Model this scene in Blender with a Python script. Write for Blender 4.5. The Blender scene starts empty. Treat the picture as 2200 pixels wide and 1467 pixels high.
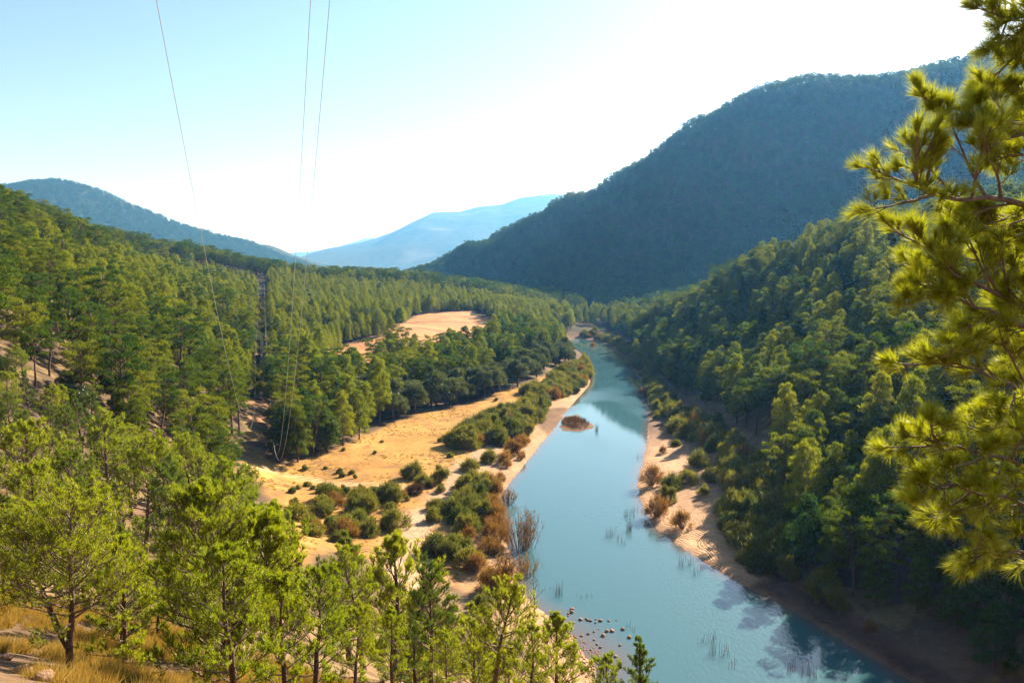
import bpy, math, random
import numpy as np
from mathutils import Vector, Euler, Matrix

# ------------------------------------------------------------------ camera, sky, sun, exposure
scene = bpy.context.scene
CAM_Z = 40.0
PITCH = math.radians(5.24)
FPX = 1727.0                       # focal length in photo pixels (photo 2200 x 1467)
cam_d = bpy.data.cameras.new('camera')
cam_d.sensor_width = 36.0
cam_d.lens = 36.0 * FPX / 2200.0
cam_d.clip_start = 0.1
cam_d.clip_end = 40000.0
cam = bpy.data.objects.new('camera', cam_d)
scene.collection.objects.link(cam)
cam.location = (0, 0, CAM_Z)
cam.rotation_euler = (math.pi / 2 - PITCH, 0, 0)
scene.camera = cam

SUN_AZ = math.radians(39.0)        # to the right of the view direction (+Y towards +X)
SUN_EL = math.radians(29.0)
SUN_STRENGTH = 5.0
SKY_STRENGTH = 0.052
EXPOSURE = 1.8
HAZE = 1.1e-4
world = bpy.data.worlds.new('World')
scene.world = world
world.use_nodes = True
wn = world.node_tree.nodes
bg = wn['Background']
sky = wn.new('ShaderNodeTexSky')
sky.sky_type = 'NISHITA'
sky.sun_disc = False
sky.sun_elevation = SUN_EL
sky.sun_rotation = SUN_AZ
sky.altitude = 600
sky.air_density = 1.0
sky.dust_density = 0.9
sky.ozone_density = 0.4
world.node_tree.links.new(sky.outputs[0], bg.inputs[0])
bg.inputs[1].default_value = SKY_STRENGTH
sun_d = bpy.data.lights.new('sun', 'SUN')
sun_d.energy = SUN_STRENGTH
sun_d.angle = math.radians(0.55)
sun_d.color = (1.0, 0.92, 0.79)
sun = bpy.data.objects.new('sun', sun_d)
scene.collection.objects.link(sun)
SUN_DIR = Vector((math.sin(SUN_AZ) * math.cos(SUN_EL), math.cos(SUN_AZ) * math.cos(SUN_EL), math.sin(SUN_EL)))
sun.rotation_euler = SUN_DIR.to_track_quat('Z', 'Y').to_euler()
scene.view_settings.view_transform = 'Standard'
scene.view_settings.look = 'None'
scene.view_settings.exposure = EXPOSURE
scene.view_settings.gamma = 1.0
scene.view_settings.use_curve_mapping = False
scene.render.engine = 'CYCLES'
cy = scene.cycles
cy.max_bounces = 5
cy.diffuse_bounces = 1
cy.glossy_bounces = 2
cy.transmission_bounces = 3
cy.volume_bounces = 0
cy.transparent_max_bounces = 4
cy.use_denoising = True
try:
    cy.denoiser = 'OPENIMAGEDENOISE'
except Exception:
    pass
cy.sample_clamp_indirect = 4.0

RNG = np.random.default_rng(7)
random.seed(7)
C = scene.collection

# ------------------------------------------------------------------ measuring helpers
CP, SP = math.cos(PITCH), math.sin(PITCH)
def ray(px, py):
    u = (px - 1100.0) / FPX; v = (733.5 - py) / FPX
    return np.array([u, CP + v * SP, v * CP - SP])
def P(px, py, Y):                  # the point at ground distance Y seen at that place of the photograph
    d = ray(px, py)
    return np.array([d[0], d[1], d[2]]) * (Y / d[1]) + np.array([0, 0, CAM_Z])
def PZ(px, py, z=0.0):             # the point at height z seen there
    d = ray(px, py)
    return d * ((z - CAM_Z) / d[2]) + np.array([0, 0, CAM_Z])
def project(p):                    # world (N,3) -> photo px, py, depth
    p = np.atleast_2d(p)
    x = p[:, 0]; y = p[:, 1]; z = p[:, 2] - CAM_Z
    dep = y * CP - z * SP
    up = y * SP + z * CP
    dep = np.where(dep < 1e-3, 1e-3, dep)
    return 1100 + FPX * x / dep, 733.5 - FPX * up / dep, dep

# lattice noise in numpy
_perm = RNG.random((256, 256))
def vnoise(x, y):
    xi = np.floor(x).astype(int); yi = np.floor(y).astype(int)
    fx = x - xi; fy = y - yi
    fx = fx * fx * (3 - 2 * fx); fy = fy * fy * (3 - 2 * fy)
    a = _perm[xi & 255, yi & 255]; b = _perm[(xi + 1) & 255, yi & 255]
    c = _perm[xi & 255, (yi + 1) & 255]; d = _perm[(xi + 1) & 255, (yi + 1) & 255]
    return (a + (b - a) * fx) * (1 - fy) + (c + (d - c) * fx) * fy
def fbm(x, y, oct=4):
    s = 0; a = 0.5
    for i in range(oct):
        s = s + a * (vnoise(x, y) - 0.5); x = x * 2.03 + 17.1; y = y * 2.03 + 5.7; a *= 0.5
    return s

# ------------------------------------------------------------------ the lie of the land (control heights, metres)
ctrl = []
def cpt(px, py, Y): ctrl.append(P(px, py, Y))
def cw(x, y, z): ctrl.append(np.array([x, y, z], float))
# hill the camera stands on
cw(0, 0, 38.2); cw(-6, 8, 35.4); cw(0, 10, 33.5); cw(5, 6, 35.5); cw(10, 20, 26)
cw(-9.5, 17.5, 31.3); cw(-7, 18, 30.6); cw(-4, 22, 27.0); cw(-16, 22, 31.5); cw(-13, 12.5, 34.0)
cw(-4.6, 40, 17.5); cw(1, 31, 22.5); cw(8, 45, 11.0); cw(-14, 45, 19.0); cw(-28, 45, 22.0); cw(3, 60, 6.5)
cw(-22, 70, 10.5); cw(-10, 62, 9.5); cw(-35, 70, 14.0); cw(30, 20, 25); cw(45, 30, 25)
cw(0, -50, 52); cw(-70, -50, 62); cw(70, -50, 50); cw(-60, 10, 45); cw(-120, 30, 62)
# left hillside and ravine
cw(-56, 90, 19); cw(-69, 115, 23); cw(-44, 95, 13.5); cw(-95, 150, 33.5); cw(-127, 200, 43); cw(-166, 260, 54)
cw(-162, 330, 39); cw(-160, 420, 26.5); cw(-154, 480, 21); cw(-230, 300, 74); cw(-250, 150, 78); cw(-260, 430, 60)
cw(-98, 200, 26.5); cw(-133, 270, 34); cw(-67, 165, 13.5); cw(-105, 260, 22); cw(-136, 380, 24)
cw(-75, 230, 9.5); cw(-47, 150, 3.2); cw(-55, 185, 6.0); cw(-80, 255, 6.5); cw(-95, 320, 11.5); cw(-110, 400, 17); cw(-130, 480, 18.5)
# plantation terrace, field, dark ridge behind it
cw(-60, 300, 8.0); cw(-60, 400, 13.0); cw(-50, 470, 13.0); cw(-120, 560, 23); cw(-170, 680, 27); cw(-90, 690, 24); cw(-10, 660, 15)
cw(-240, 620, 42); cw(-100, 800, 12); cw(-200, 850, 14); cw(-350, 700, 60); cw(-30, 560, 14.5)
cpt(870, 700, 430); cpt(1040, 680, 470); cpt(960, 690, 445); cpt(720, 752, 330); cpt(820, 740, 340)
# meadow and knoll woods
cpt(600, 1020, 149); cpt(700, 985, 160); cpt(800, 940, 181); cpt(900, 895, 205); cpt(1000, 875, 220); cpt(1120, 840, 243)
cw(-10, 150, 1.9); cw(-25, 140, 2.0); cw(-30, 115, 2.4); cw(-18, 105, 2.2); cw(-8, 90, 2.0); cw(-12, 78, 4.0)
cw(-40, 270, 4.5); cw(-10, 290, 4.0); cw(20, 300, 3.5); cw(10, 380, 5.0); cw(30, 400, 3.0); cw(40, 350, 2.0); cw(-10, 340, 6)
cw(60, 440, 2); cw(-5, 510, 12); cw(-40, 510, 13.5)
# right bank and hillside
cw(42, 110, 2.8); cw(52, 95, 4.5); cw(38, 140, 2.2); cw(40, 175, 2.0); cw(44, 210, 2.4); cw(55, 250, 3); cw(55, 300, 3); cw(62, 350, 4)
cw(60, 130, 9); cw(62, 165, 11.5); cw(74, 165, 17.5); cw(85, 210, 23); cw(70, 250, 12); cw(104, 200, 34); cw(110, 250, 41)
cw(121, 280, 47); cw(98, 310, 37.5); cw(84, 340, 25.5); cw(67, 385, 14); cw(130, 250, 45); cw(140, 220, 46)
cw(92, 152, 29); cw(95, 120, 43); cw(130, 140, 64); cw(180, 160, 88); cw(72, 82, 27); cw(80, 70, 38); cw(58, 62, 22); cw(120, 80, 56); cw(220, 250, 80); cw(200, 60, 76)
cw(160, 330, 38); cw(140, 400, 18); cw(100, 430, 10); cw(230, 400, 55)
# big mountain behind
cw(48, 575, 5); cw(10, 700, 6); cw(-60, 950, 8); cw(-165, 1320, 12); cw(-300, 1500, 10)
cw(120, 520, 14); cw(220, 560, 48); cw(350, 560, 95); cw(500, 500, 130)
for (px, py, Y, th) in ((930, 598, 1280, 9), (1000, 545, 1240, 9), (1100, 490, 1190, 9), (1230, 425, 1140, 9), (1330, 365, 1090, 9), (1450, 285, 1030, 9),
                    (1510, 240, 990, 9), (1650, 185, 950, 9), (1780, 155, 920, 9), (1900, 150, 900, 9), (2050, 145, 880, 9), (2160, 112, 860, 9), (2400, 70, 840, 9)):
    p = P(px, py, Y); p[2] -= th; ctrl.append(p)
cw(300, 760, 118); cw(150, 800, 70); cw(40, 900, 40); cw(420, 720, 150); cw(250, 1250, 60); cw(450, 1250, 150); cw(700, 1050, 210); cw(0, 1500, 5)
cw(620, 700, 200); cw(750, 850, 290); cw(-450, 1100, 20); cw(600, 350, 120); cw(900, 600, 260)
ctrl = np.array(ctrl)
TS = 100.0
def _phi(r2):
    return np.where(r2 < 1e-12, 0, 0.5 * r2 * np.log(np.maximum(r2, 1e-12)))
def tps_fit(c):
    n = len(c); xy = c[:, :2] / TS
    r2 = ((xy[:, None] - xy[None]) ** 2).sum(-1)
    A = np.zeros((n + 3, n + 3)); A[:n, :n] = _phi(r2) + np.eye(n) * 2e-3
    A[:n, n] = 1; A[:n, n + 1:] = xy; A[n, :n] = 1; A[n + 1:, :n] = xy.T
    return np.linalg.solve(A, np.concatenate([c[:, 2], np.zeros(3)]))
_w = tps_fit(ctrl)
GX0, GX1, GY0, GY1, GS = -520.0, 960.0, -80.0, 1640.0, 4.0
gxs = np.arange(GX0, GX1 + GS, GS); gys = np.arange(GY0, GY1 + GS, GS)
def tps_grid():
    X, Y = np.meshgrid(gxs / TS, gys / TS)
    Z = _w[len(ctrl)] + _w[len(ctrl) + 1] * X + _w[len(ctrl) + 2] * Y
    for i in range(len(ctrl)):
        Z += _w[i] * _phi((X - ctrl[i, 0] / TS) ** 2 + (Y - ctrl[i, 1] / TS) ** 2)
    return Z
HG = tps_grid()
def base_height(x, y):
    x = np.asarray(x, float); y = np.asarray(y, float)
    fx = np.clip((x - GX0) / GS, 0, len(gxs) - 1.001); fy = np.clip((y - GY0) / GS, 0, len(gys) - 1.001)
    i = fx.astype(int); j = fy.astype(int); fx = fx - i; fy = fy - j
    z = (HG[j, i] * (1 - fx) + HG[j, i + 1] * fx) * (1 - fy) + (HG[j + 1, i] * (1 - fx) + HG[j + 1, i + 1] * fx) * fy
    # outside the surveyed area the land levels out into the plain
    out = np.maximum(np.maximum(GX0 - x, x - GX1), np.maximum(y - GY1, 0))
    k = np.clip(out / 400.0, 0, 1); k = k * k * (3 - 2 * k)
    return z * (1 - k) + 9.0 * k

# river outline at the water line
RIV_L = [(1330, 1700), (1300, 1560), (1283, 1467), (1281, 1432), (1262, 1412), (1236, 1388), (1222, 1360), (1190, 1335), (1150, 1304), (1128, 1283), (1112, 1235), (1098, 1185), (1072, 1130),
         (1064, 1088), (1084, 1052), (1110, 1022), (1150, 966), (1180, 936), (1217, 880), (1265, 833), (1271, 800), (1262, 770), (1240, 752), (1215, 744)]
RIV_R = [(1225, 726), (1270, 730), (1300, 738), (1322, 755), (1350, 780), (1372, 812), (1390, 850), (1396, 900), (1390, 962), (1376, 1010), (1368, 1050), (1385, 1098), (1408, 1135),
         (1470, 1180), (1530, 1216), (1590, 1253), (1650, 1280), (1800, 1368), (1960, 1462), (2200, 1600), (2500, 1800)]
riv = np.array([PZ(px, py)[:2] for px, py in RIV_L] + [PZ(px, py)[:2] for px, py in RIV_R])
def smooth_poly(p, it=2):
    for _ in range(it):
        q = np.roll(p, -1, 0); a = p * .75 + q * .25; b = p * .25 + q * .75
        p = np.stack([a, b], 1).reshape(-1, 2)
    return p
rivs = smooth_poly(riv, 2)
rivs = rivs + np.stack([fbm(rivs[:, 0] * .35, rivs[:, 1] * .35, 2), fbm(rivs[:, 0] * .35 + 40, rivs[:, 1] * .35, 2)], 1) * 1.0
def in_poly(x, y, poly):
    inside = np.zeros(np.shape(x), bool); n = len(poly)
    for i in range(n):
        x0, y0 = poly[i]; x1, y1 = poly[(i + 1) % n]
        c = ((y0 > y) != (y1 > y))
        if y1 != y0:
            c &= x < (x1 - x0) * (y - y0) / (y1 - y0) + x0
        inside ^= c
    return inside
def seg_dist(x, y, pts, closed):
    d = np.full(np.shape(x), 1e9); n = len(pts)
    for i in range(n if closed else n - 1):
        x0, y0 = pts[i]; x1, y1 = pts[(i + 1) % n]
        dx, dy = x1 - x0, y1 - y0
        t = np.clip(((x - x0) * dx + (y - y0) * dy) / (dx * dx + dy * dy + 1e-9), 0, 1)
        d = np.minimum(d, (x - x0 - t * dx) ** 2 + (y - y0 - t * dy) ** 2)
    return np.sqrt(d)
def river_sd(x, y):                # signed distance, negative in the water
    d = np.full(np.shape(x), 60.0)
    m = (x > rivs[:, 0].min() - 60) & (x < rivs[:, 0].max() + 60) & (y > rivs[:, 1].min() - 60) & (y < rivs[:, 1].max() + 60)
    if m.any():
        dd = seg_dist(x[m], y[m], rivs, True)
        d[m] = np.where(in_poly(x[m], y[m], rivs), -dd, np.minimum(dd, 60))
    return d
ISL = PZ(1236, 910)[:2]
def height(x, y, sd=None, fine=True):
    x = np.asarray(x, float); y = np.asarray(y, float)
    z = base_height(x, y)
    far = np.clip((y - 520) / 200, 0, 1) * np.clip((1700 - y) / 300, 0, 1)
    z = z + far * np.clip((z - 10) / 60, 0, 1) * (fbm(x / 130, y / 130, 4) * 36 + 3 - np.abs(fbm((x + y * .35) / 60, (y - x * .35) / 220, 3)) * 42)
    if fine:
        z = z + fbm(x / 9, y / 9, 3) * np.clip((z - 3) / 10, 0.12, 1.6)
    if sd is None:
        sd = river_sd(x, y)
    bank = np.clip(sd, 0, None)
    lip = 0.22 * (1 - np.exp(-bank / 0.35)) + 0.085 * bank + (fbm(x / 1.8, y / 2.6, 3) * .32 + fbm(x / 5 + 4, y / 7, 2) * .5) * np.clip(bank / 1.5, 0, 1)
    k = np.clip((bank - 4) / 22, 0, 1); k = k * k * (3 - 2 * k)
    zo = lip * (1 - k) + np.maximum(z, 0.9) * k
    zi = -0.06 - np.minimum(-np.minimum(sd, 0) * 0.13, 1.6)
    zz = np.where(sd >= 0, zo, zi)
    zz = np.where(sd >= 59.9, z, zz)
    e = ((x - ISL[0]) / 4.3) ** 2 + ((y - ISL[1]) / 10.0) ** 2 + fbm(x / 2.2, y / 3.5, 3) * 2.6
    zz = np.maximum(zz, np.where(e < 2.0, 0.55 * np.exp(-e * 1.6) - 0.10, -9))
    return zz
def h1(x, y):
    return float(height(np.array([x]), np.array([y]))[0])
def ground_at(px, py):             # where the line of sight meets the land
    d = ray(px, py)
    t = np.concatenate([np.arange(4, 120, 0.5), np.arange(120, 700, 1.0), np.arange(700, 1600, 4)])
    p = d[None] * (t / d[1])[:, None] + np.array([0, 0, CAM_Z])
    k0 = int(np.argmax(p[:, 2] < base_height(p[:, 0], p[:, 1]) + .5)); lo = max(0, k0 - 40)      # rough place first, then finely with the banks
    p = p[lo:k0 + 90]; t = t[lo:k0 + 90]
    hh = height(p[:, 0], p[:, 1])
    i = np.argmax(p[:, 2] < hh)
    if i == 0 and not p[0, 2] < hh[0]:
        i = len(t) - 1
    return np.array([p[i, 0], p[i, 1], hh[i]])
def world_poly(pts):
    return np.array([ground_at(*p)[:2] for p in pts])

# ------------------------------------------------------------------ mesh helpers
def mesh_np(name, V, F, mats=(), midx=None, smooth=False):
    V = np.asarray(V, np.float32); F = np.asarray(F, np.int32)
    k = F.shape[1]
    me = bpy.data.meshes.new(name)
    me.vertices.add(len(V)); me.vertices.foreach_set('co', V.ravel())
    me.loops.add(F.size); me.loops.foreach_set('vertex_index', F.ravel())
    me.polygons.add(len(F)); me.polygons.foreach_set('loop_start', np.arange(0, F.size, k, dtype=np.int32))
    for m in mats:
        me.materials.append(m)
    if midx is not None:
        me.polygons.foreach_set('material_index', np.asarray(midx, np.int32))
    me.polygons.foreach_set('use_smooth', np.full(len(F), smooth, bool))
    me.update(calc_edges=True); me.validate()
    return me
class MB:                          # gathers triangles
    def __init__(s): s.V = []; s.F = []; s.n = 0
    def add(s, V, F):
        V = np.asarray(V, float).reshape(-1, 3); F = np.asarray(F, int).reshape(-1, 3)
        s.V.append(V); s.F.append(F + s.n); s.n += len(V)
    def arrays(s):
        if not s.V: return np.zeros((0, 3)), np.zeros((0, 3), int)
        return np.concatenate(s.V), np.concatenate(s.F)
    def mesh(s, name, mat, smooth=False):
        V, F = s.arrays(); return mesh_np(name, V, F, [mat], smooth=smooth)
_tf = {}
def tube_faces(m, n, cap):
    if (m, n, cap) not in _tf:
        F = []
        for i in range(m - 1):
            for j in range(n):
                p, q = i * n + j, i * n + (j + 1) % n
                F += [(p, q, q + n), (p, q + n, p + n)]
        if cap: F += [((m - 1) * n + j, (m - 1) * n + (j + 1) % n, m * n) for j in range(n)]
        _tf[(m, n, cap)] = np.array(F)
    return _tf[(m, n, cap)]
def tube(mb, pts, rad, n=6, cap=True):
    pts = np.asarray(pts, float); m = len(pts)
    rad = np.broadcast_to(np.asarray(rad, float), (m,))
    tg = np.gradient(pts, axis=0); tg /= np.linalg.norm(tg, axis=1)[:, None] + 1e-9
    ref = np.array([0, 0, 1.0]) if abs(tg[0, 2]) < 0.9 else np.array([1.0, 0, 0])
    a = np.cross(tg, ref); a /= np.linalg.norm(a, axis=1)[:, None] + 1e-9
    b = np.cross(tg, a)
    th = np.linspace(0, 2 * math.pi, n, endpoint=False)
    V = pts[:, None] + rad[:, None, None] * (np.cos(th)[None, :, None] * a[:, None] + np.sin(th)[None, :, None] * b[:, None])
    V = V.reshape(-1, 3)
    if cap: V = np.concatenate([V, pts[-1:]])
    mb.add(V, tube_faces(m, n, cap))
def unit(v):
    v = np.asarray(v, float); return v / (np.linalg.norm(v, axis=-1, keepdims=True) + 1e-9)
def leaves(mb, pos, dirs, length, width, rng):
    n = len(pos)
    if n == 0: return
    d = unit(dirs); r = rng.normal(size=(n, 3)); s = unit(np.cross(d, r))
    L = np.broadcast_to(length, (n,))[:, None]; W = np.broadcast_to(width, (n,))[:, None]
    V = np.stack([pos - s * W / 2, pos + s * W / 2, pos + d * L], 1).reshape(-1, 3)
    mb.add(V, np.arange(3 * n).reshape(-1, 3))
def needles(mb, pos, dirs, k, length, width, spread, rng):
    n = len(pos)
    if n == 0: return
    d = np.repeat(unit(dirs), k, 0); p = np.repeat(pos, k, 0)
    r = unit(rng.normal(size=(n * k, 3))); r = unit(r - d * (r * d).sum(1, keepdims=True))
    a = rng.uniform(0.15, 1.0, (n * k, 1)) * spread
    nd = unit(d * np.cos(a) + r * np.sin(a) + np.array([0, 0, 0.10]))
    p = p - d * rng.uniform(0, 0.5, (n * k, 1)) * length * .7
    L = length * rng.uniform(0.7, 1.1, n * k)
    leaves(mb, p, nd, L, width, rng)

def new_obj(name, data, parent=None, loc=None):
    o = bpy.data.objects.new(name, data); C.objects.link(o)
    if parent is not None: o.parent = parent
    if loc is not None: o.location = loc
    return o
def tag(o, label=None, cat=None, group=None, kind=None):
    if label: o['label'] = label
    if cat: o['category'] = cat
    if group: o['group'] = group
    if kind: o['kind'] = kind
    return o

# ------------------------------------------------------------------ materials
def mat_new(name):
    m = bpy.data.materials.new(name); m.use_nodes = True
    nt = m.node_tree
    for n in list(nt.nodes): nt.nodes.remove(n)
    out = nt.nodes.new('ShaderNodeOutputMaterial')
    return m, nt, out
def N(nt, t, **kw):
    n = nt.nodes.new(t)
    for k, v in kw.items(): setattr(n, k, v)
    return n
def mixrgb(nt, fac, a, b, blend='MIX'):
    m = N(nt, 'ShaderNodeMix', data_type='RGBA', blend_type=blend)
    for sock, v in ((0, fac), (6, a), (7, b)):
        if hasattr(v, 'is_linked') or hasattr(v, 'links'): nt.links.new(v, m.inputs[sock])
        elif isinstance(v, (int, float)): m.inputs[sock].default_value = v
        else: m.inputs[sock].default_value = (*v, 1) if len(v) == 3 else v
    return m.outputs[2]
def foliage(name, c1, c2, t1=None, trans=0.38, gloss=0.0):
    m, nt, out = mat_new(name)
    oi = N(nt, 'ShaderNodeObjectInfo'); ge = N(nt, 'ShaderNodeNewGeometry')
    col = mixrgb(nt, oi.outputs['Random'], c1, c2)
    mul = N(nt, 'ShaderNodeMapRange'); mul.inputs[3].default_value = 0.65; mul.inputs[4].default_value = 1.35
    nt.links.new(ge.outputs['Random Per Island'], mul.inputs[0])
    vm = N(nt, 'ShaderNodeVectorMath', operation='SCALE')
    nt.links.new(col, vm.inputs[0]); nt.links.new(mul.outputs[0], vm.inputs['Scale'])
    d = N(nt, 'ShaderNodeBsdfDiffuse'); nt.links.new(vm.outputs[0], d.inputs[0])
    t = N(nt, 'ShaderNodeBsdfTranslucent')
    tc = mixrgb(nt, 1.0, vm.outputs[0], t1 or (1.38, 1.40, 0.5), 'MULTIPLY'); nt.links.new(tc, t.inputs[0])
    mx = N(nt, 'ShaderNodeMixShader'); mx.inputs[0].default_value = trans
    nt.links.new(d.outputs[0], mx.inputs[1]); nt.links.new(t.outputs[0], mx.inputs[2])
    res = mx.outputs[0]
    if gloss > 0:
        g = N(nt, 'ShaderNodeBsdfGlossy'); g.inputs['Roughness'].default_value = 0.38
        m2 = N(nt, 'ShaderNodeMixShader'); m2.inputs[0].default_value = gloss
        nt.links.new(res, m2.inputs[1]); nt.links.new(g.outputs[0], m2.inputs[2]); res = m2.outputs[0]
    nt.links.new(res, out.inputs[0])
    return m
def rough_mat(name, c1, c2, scale=6.0, rough=0.9, bump=0.3, spec=0.2):
    m, nt, out = mat_new(name)
    tc = N(nt, 'ShaderNodeTexCoord'); no = N(nt, 'ShaderNodeTexNoise'); no.inputs['Scale'].default_value = scale; no.inputs['Detail'].default_value = 6
    nt.links.new(tc.outputs['Object'], no.inputs['Vector'])
    mr = N(nt, 'ShaderNodeMapRange'); mr.inputs[1].default_value = 0.3; mr.inputs[2].default_value = 0.7; nt.links.new(no.outputs[0], mr.inputs[0])
    col = mixrgb(nt, mr.outputs[0], c1, c2)
    b = N(nt, 'ShaderNodeBsdfPrincipled'); b.inputs['Roughness'].default_value = rough; b.inputs['Specular IOR Level'].default_value = spec
    nt.links.new(col, b.inputs['Base Color'])
    bp = N(nt, 'ShaderNodeBump'); bp.inputs['Strength'].default_value = bump; bp.inputs['Distance'].default_value = 0.05
    nt.links.new(no.outputs[0], bp.inputs['Height']); nt.links.new(bp.outputs[0], b.inputs['Normal'])
    nt.links.new(b.outputs[0], out.inputs[0])
    return m
M = {}
M['pine'] = foliage('pine_needles', (0.075, 0.108, 0.014), (0.185, 0.195, 0.020))
M['dark_pine'] = foliage('dark_pine_needles', (0.036, 0.074, 0.014), (0.085, 0.125, 0.020))
M['slender'] = foliage('slender_pine_needles', (0.175, 0.210, 0.020), (0.250, 0.255, 0.024))
M['near'] = foliage('near_pine_needles', (0.205, 0.250, 0.015), (0.285, 0.300, 0.018), trans=0.5, gloss=0.03)
M['near_dark'] = foliage('near_dark_pine_needles', (0.095, 0.145, 0.018), (0.135, 0.175, 0.020), trans=0.45, gloss=0.03)
M['front'] = foliage('front_pine_needles', (0.28, 0.29, 0.017), (0.28, 0.29, 0.017), trans=0.58, gloss=0.05)
M['oak'] = foliage('oak_leaves', (0.085, 0.105, 0.036), (0.135, 0.145, 0.052), trans=0.25, gloss=0.03)
M['bush'] = foliage('bush_leaves', (0.095, 0.112, 0.032), (0.225, 0.200, 0.052), trans=0.35)
M['brown_bush'] = foliage('brown_bush_leaves', (0.24, 0.13, 0.036), (0.28, 0.17, 0.046), t1=(1.2, 1.05, .7), trans=0.35)
M['mound'] = foliage('dead_twigs', (0.10, 0.055, 0.030), (0.14, 0.075, 0.04), t1=(1.1, 1, .9), trans=0.2)
M['grass'] = foliage('dry_grass_blades', (0.30, 0.20, 0.045), (0.38, 0.27, 0.07), t1=(1.2, 1.05, .7), trans=0.4)
M['reed'] = foliage('reed_blades', (0.16, 0.105, 0.04), (0.22, 0.14, 0.06), t1=(1.1, 1.05, .8), trans=0.3)
M['mount'] = foliage('mountain_pine_needles', (0.036, 0.072, 0.016), (0.075, 0.115, 0.022), trans=0.3)
M['bark'] = rough_mat('pine_bark', (0.055, 0.034, 0.024), (0.16, 0.095, 0.065), 9.0, 0.95, 0.6)
M['twig'] = rough_mat('pale_bark', (0.12, 0.08, 0.055), (0.24, 0.17, 0.12), 14.0, 0.8, 0.4, 0.35)
M['dead'] = rough_mat('dead_wood', (0.22, 0.17, 0.13), (0.38, 0.31, 0.25), 8.0, 0.9, 0.4)
M['rock'] = rough_mat('brown_rock', (0.17, 0.085, 0.045), (0.34, 0.20, 0.12), 3.0, 0.8, 0.6)
M['pylon'] = rough_mat('grey_pole', (0.30, 0.29, 0.27), (0.42, 0.41, 0.39), 5.0, 0.7, 0.1)
M['wire'] = rough_mat('aluminium_wire', (0.36, 0.35, 0.33), (0.42, 0.41, 0.39), 2.0, 0.55, 0.0, 0.5)

def ground_material():
    m, nt, out = mat_new('ground_soil')
    at = N(nt, 'ShaderNodeVertexColor', layer_name='Col')
    st = N(nt, 'ShaderNodeAttribute', attribute_name='strand')
    ge = N(nt, 'ShaderNodeNewGeometry')
    n1 = N(nt, 'ShaderNodeTexNoise'); n1.inputs['Scale'].default_value = 0.9; n1.inputs['Detail'].default_value = 9; n1.inputs['Roughness'].default_value = 0.65
    n2 = N(nt, 'ShaderNodeTexNoise'); n2.inputs['Scale'].default_value = 0.11; n2.inputs['Detail'].default_value = 5
    nt.links.new(ge.outputs['Position'], n1.inputs['Vector']); nt.links.new(ge.outputs['Position'], n2.inputs['Vector'])
    r1 = N(nt, 'ShaderNodeMapRange'); r1.inputs[1].default_value = .3; r1.inputs[2].default_value = .7; r1.inputs[3].default_value = .68; r1.inputs[4].default_value = 1.22
    nt.links.new(n1.outputs[0], r1.inputs[0])
    r2 = N(nt, 'ShaderNodeMapRange'); r2.inputs[1].default_value = .3; r2.inputs[2].default_value = .7; r2.inputs[3].default_value = .82; r2.inputs[4].default_value = 1.16
    nt.links.new(n2.outputs[0], r2.inputs[0])
    mu = N(nt, 'ShaderNodeMath', operation='MULTIPLY'); nt.links.new(r1.outputs[0], mu.inputs[0]); nt.links.new(r2.outputs[0], mu.inputs[1])
    # strand lines left by the falling water: they follow the height
    sp = N(nt, 'ShaderNodeSeparateXYZ'); nt.links.new(ge.outputs['Position'], sp.inputs[0])
    n3 = N(nt, 'ShaderNodeTexNoise'); n3.inputs['Scale'].default_value = 0.35; nt.links.new(ge.outputs['Position'], n3.inputs['Vector'])
    ma = N(nt, 'ShaderNodeMath', operation='MULTIPLY_ADD'); ma.inputs[1].default_value = 0.05; nt.links.new(n3.outputs[0], ma.inputs[0]); nt.links.new(sp.outputs[2], ma.inputs[2])
    fr = N(nt, 'ShaderNodeMath', operation='MULTIPLY'); fr.inputs[1].default_value = 95.0; nt.links.new(ma.outputs[0], fr.inputs[0])
    si = N(nt, 'ShaderNodeMath', operation='SINE'); nt.links.new(fr.outputs[0], si.inputs[0])
    sm = N(nt, 'ShaderNodeMath', operation='MULTIPLY'); nt.links.new(si.outputs[0], sm.inputs[0]); nt.links.new(st.outputs['Fac'], sm.inputs[1])
    sc_ = N(nt, 'ShaderNodeMath', operation='MULTIPLY_ADD'); sc_.inputs[1].default_value = 0.10; sc_.inputs[2].default_value = 1.0; nt.links.new(sm.outputs[0], sc_.inputs[0])
    mu2 = N(nt, 'ShaderNodeMath', operation='MULTIPLY'); nt.links.new(mu.outputs[0], mu2.inputs[0]); nt.links.new(sc_.outputs[0], mu2.inputs[1])
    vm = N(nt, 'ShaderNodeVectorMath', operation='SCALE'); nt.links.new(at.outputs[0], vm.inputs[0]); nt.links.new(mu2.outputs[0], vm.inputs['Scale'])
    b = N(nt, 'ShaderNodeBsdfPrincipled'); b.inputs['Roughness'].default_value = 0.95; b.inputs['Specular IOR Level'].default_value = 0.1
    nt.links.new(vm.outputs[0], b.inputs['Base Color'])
    hh = N(nt, 'ShaderNodeMath', operation='MULTIPLY_ADD'); hh.inputs[1].default_value = 0.16; nt.links.new(sm.outputs[0], hh.inputs[0]); nt.links.new(n1.outputs[0], hh.inputs[2])
    bp = N(nt, 'ShaderNodeBump'); bp.inputs['Strength'].default_value = 0.7; bp.inputs['Distance'].default_value = 0.25
    nt.links.new(hh.outputs[0], bp.inputs['Height']); nt.links.new(bp.outputs[0], b.inputs['Normal'])
    nt.links.new(b.outputs[0], out.inputs[0])
    return m
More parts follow.
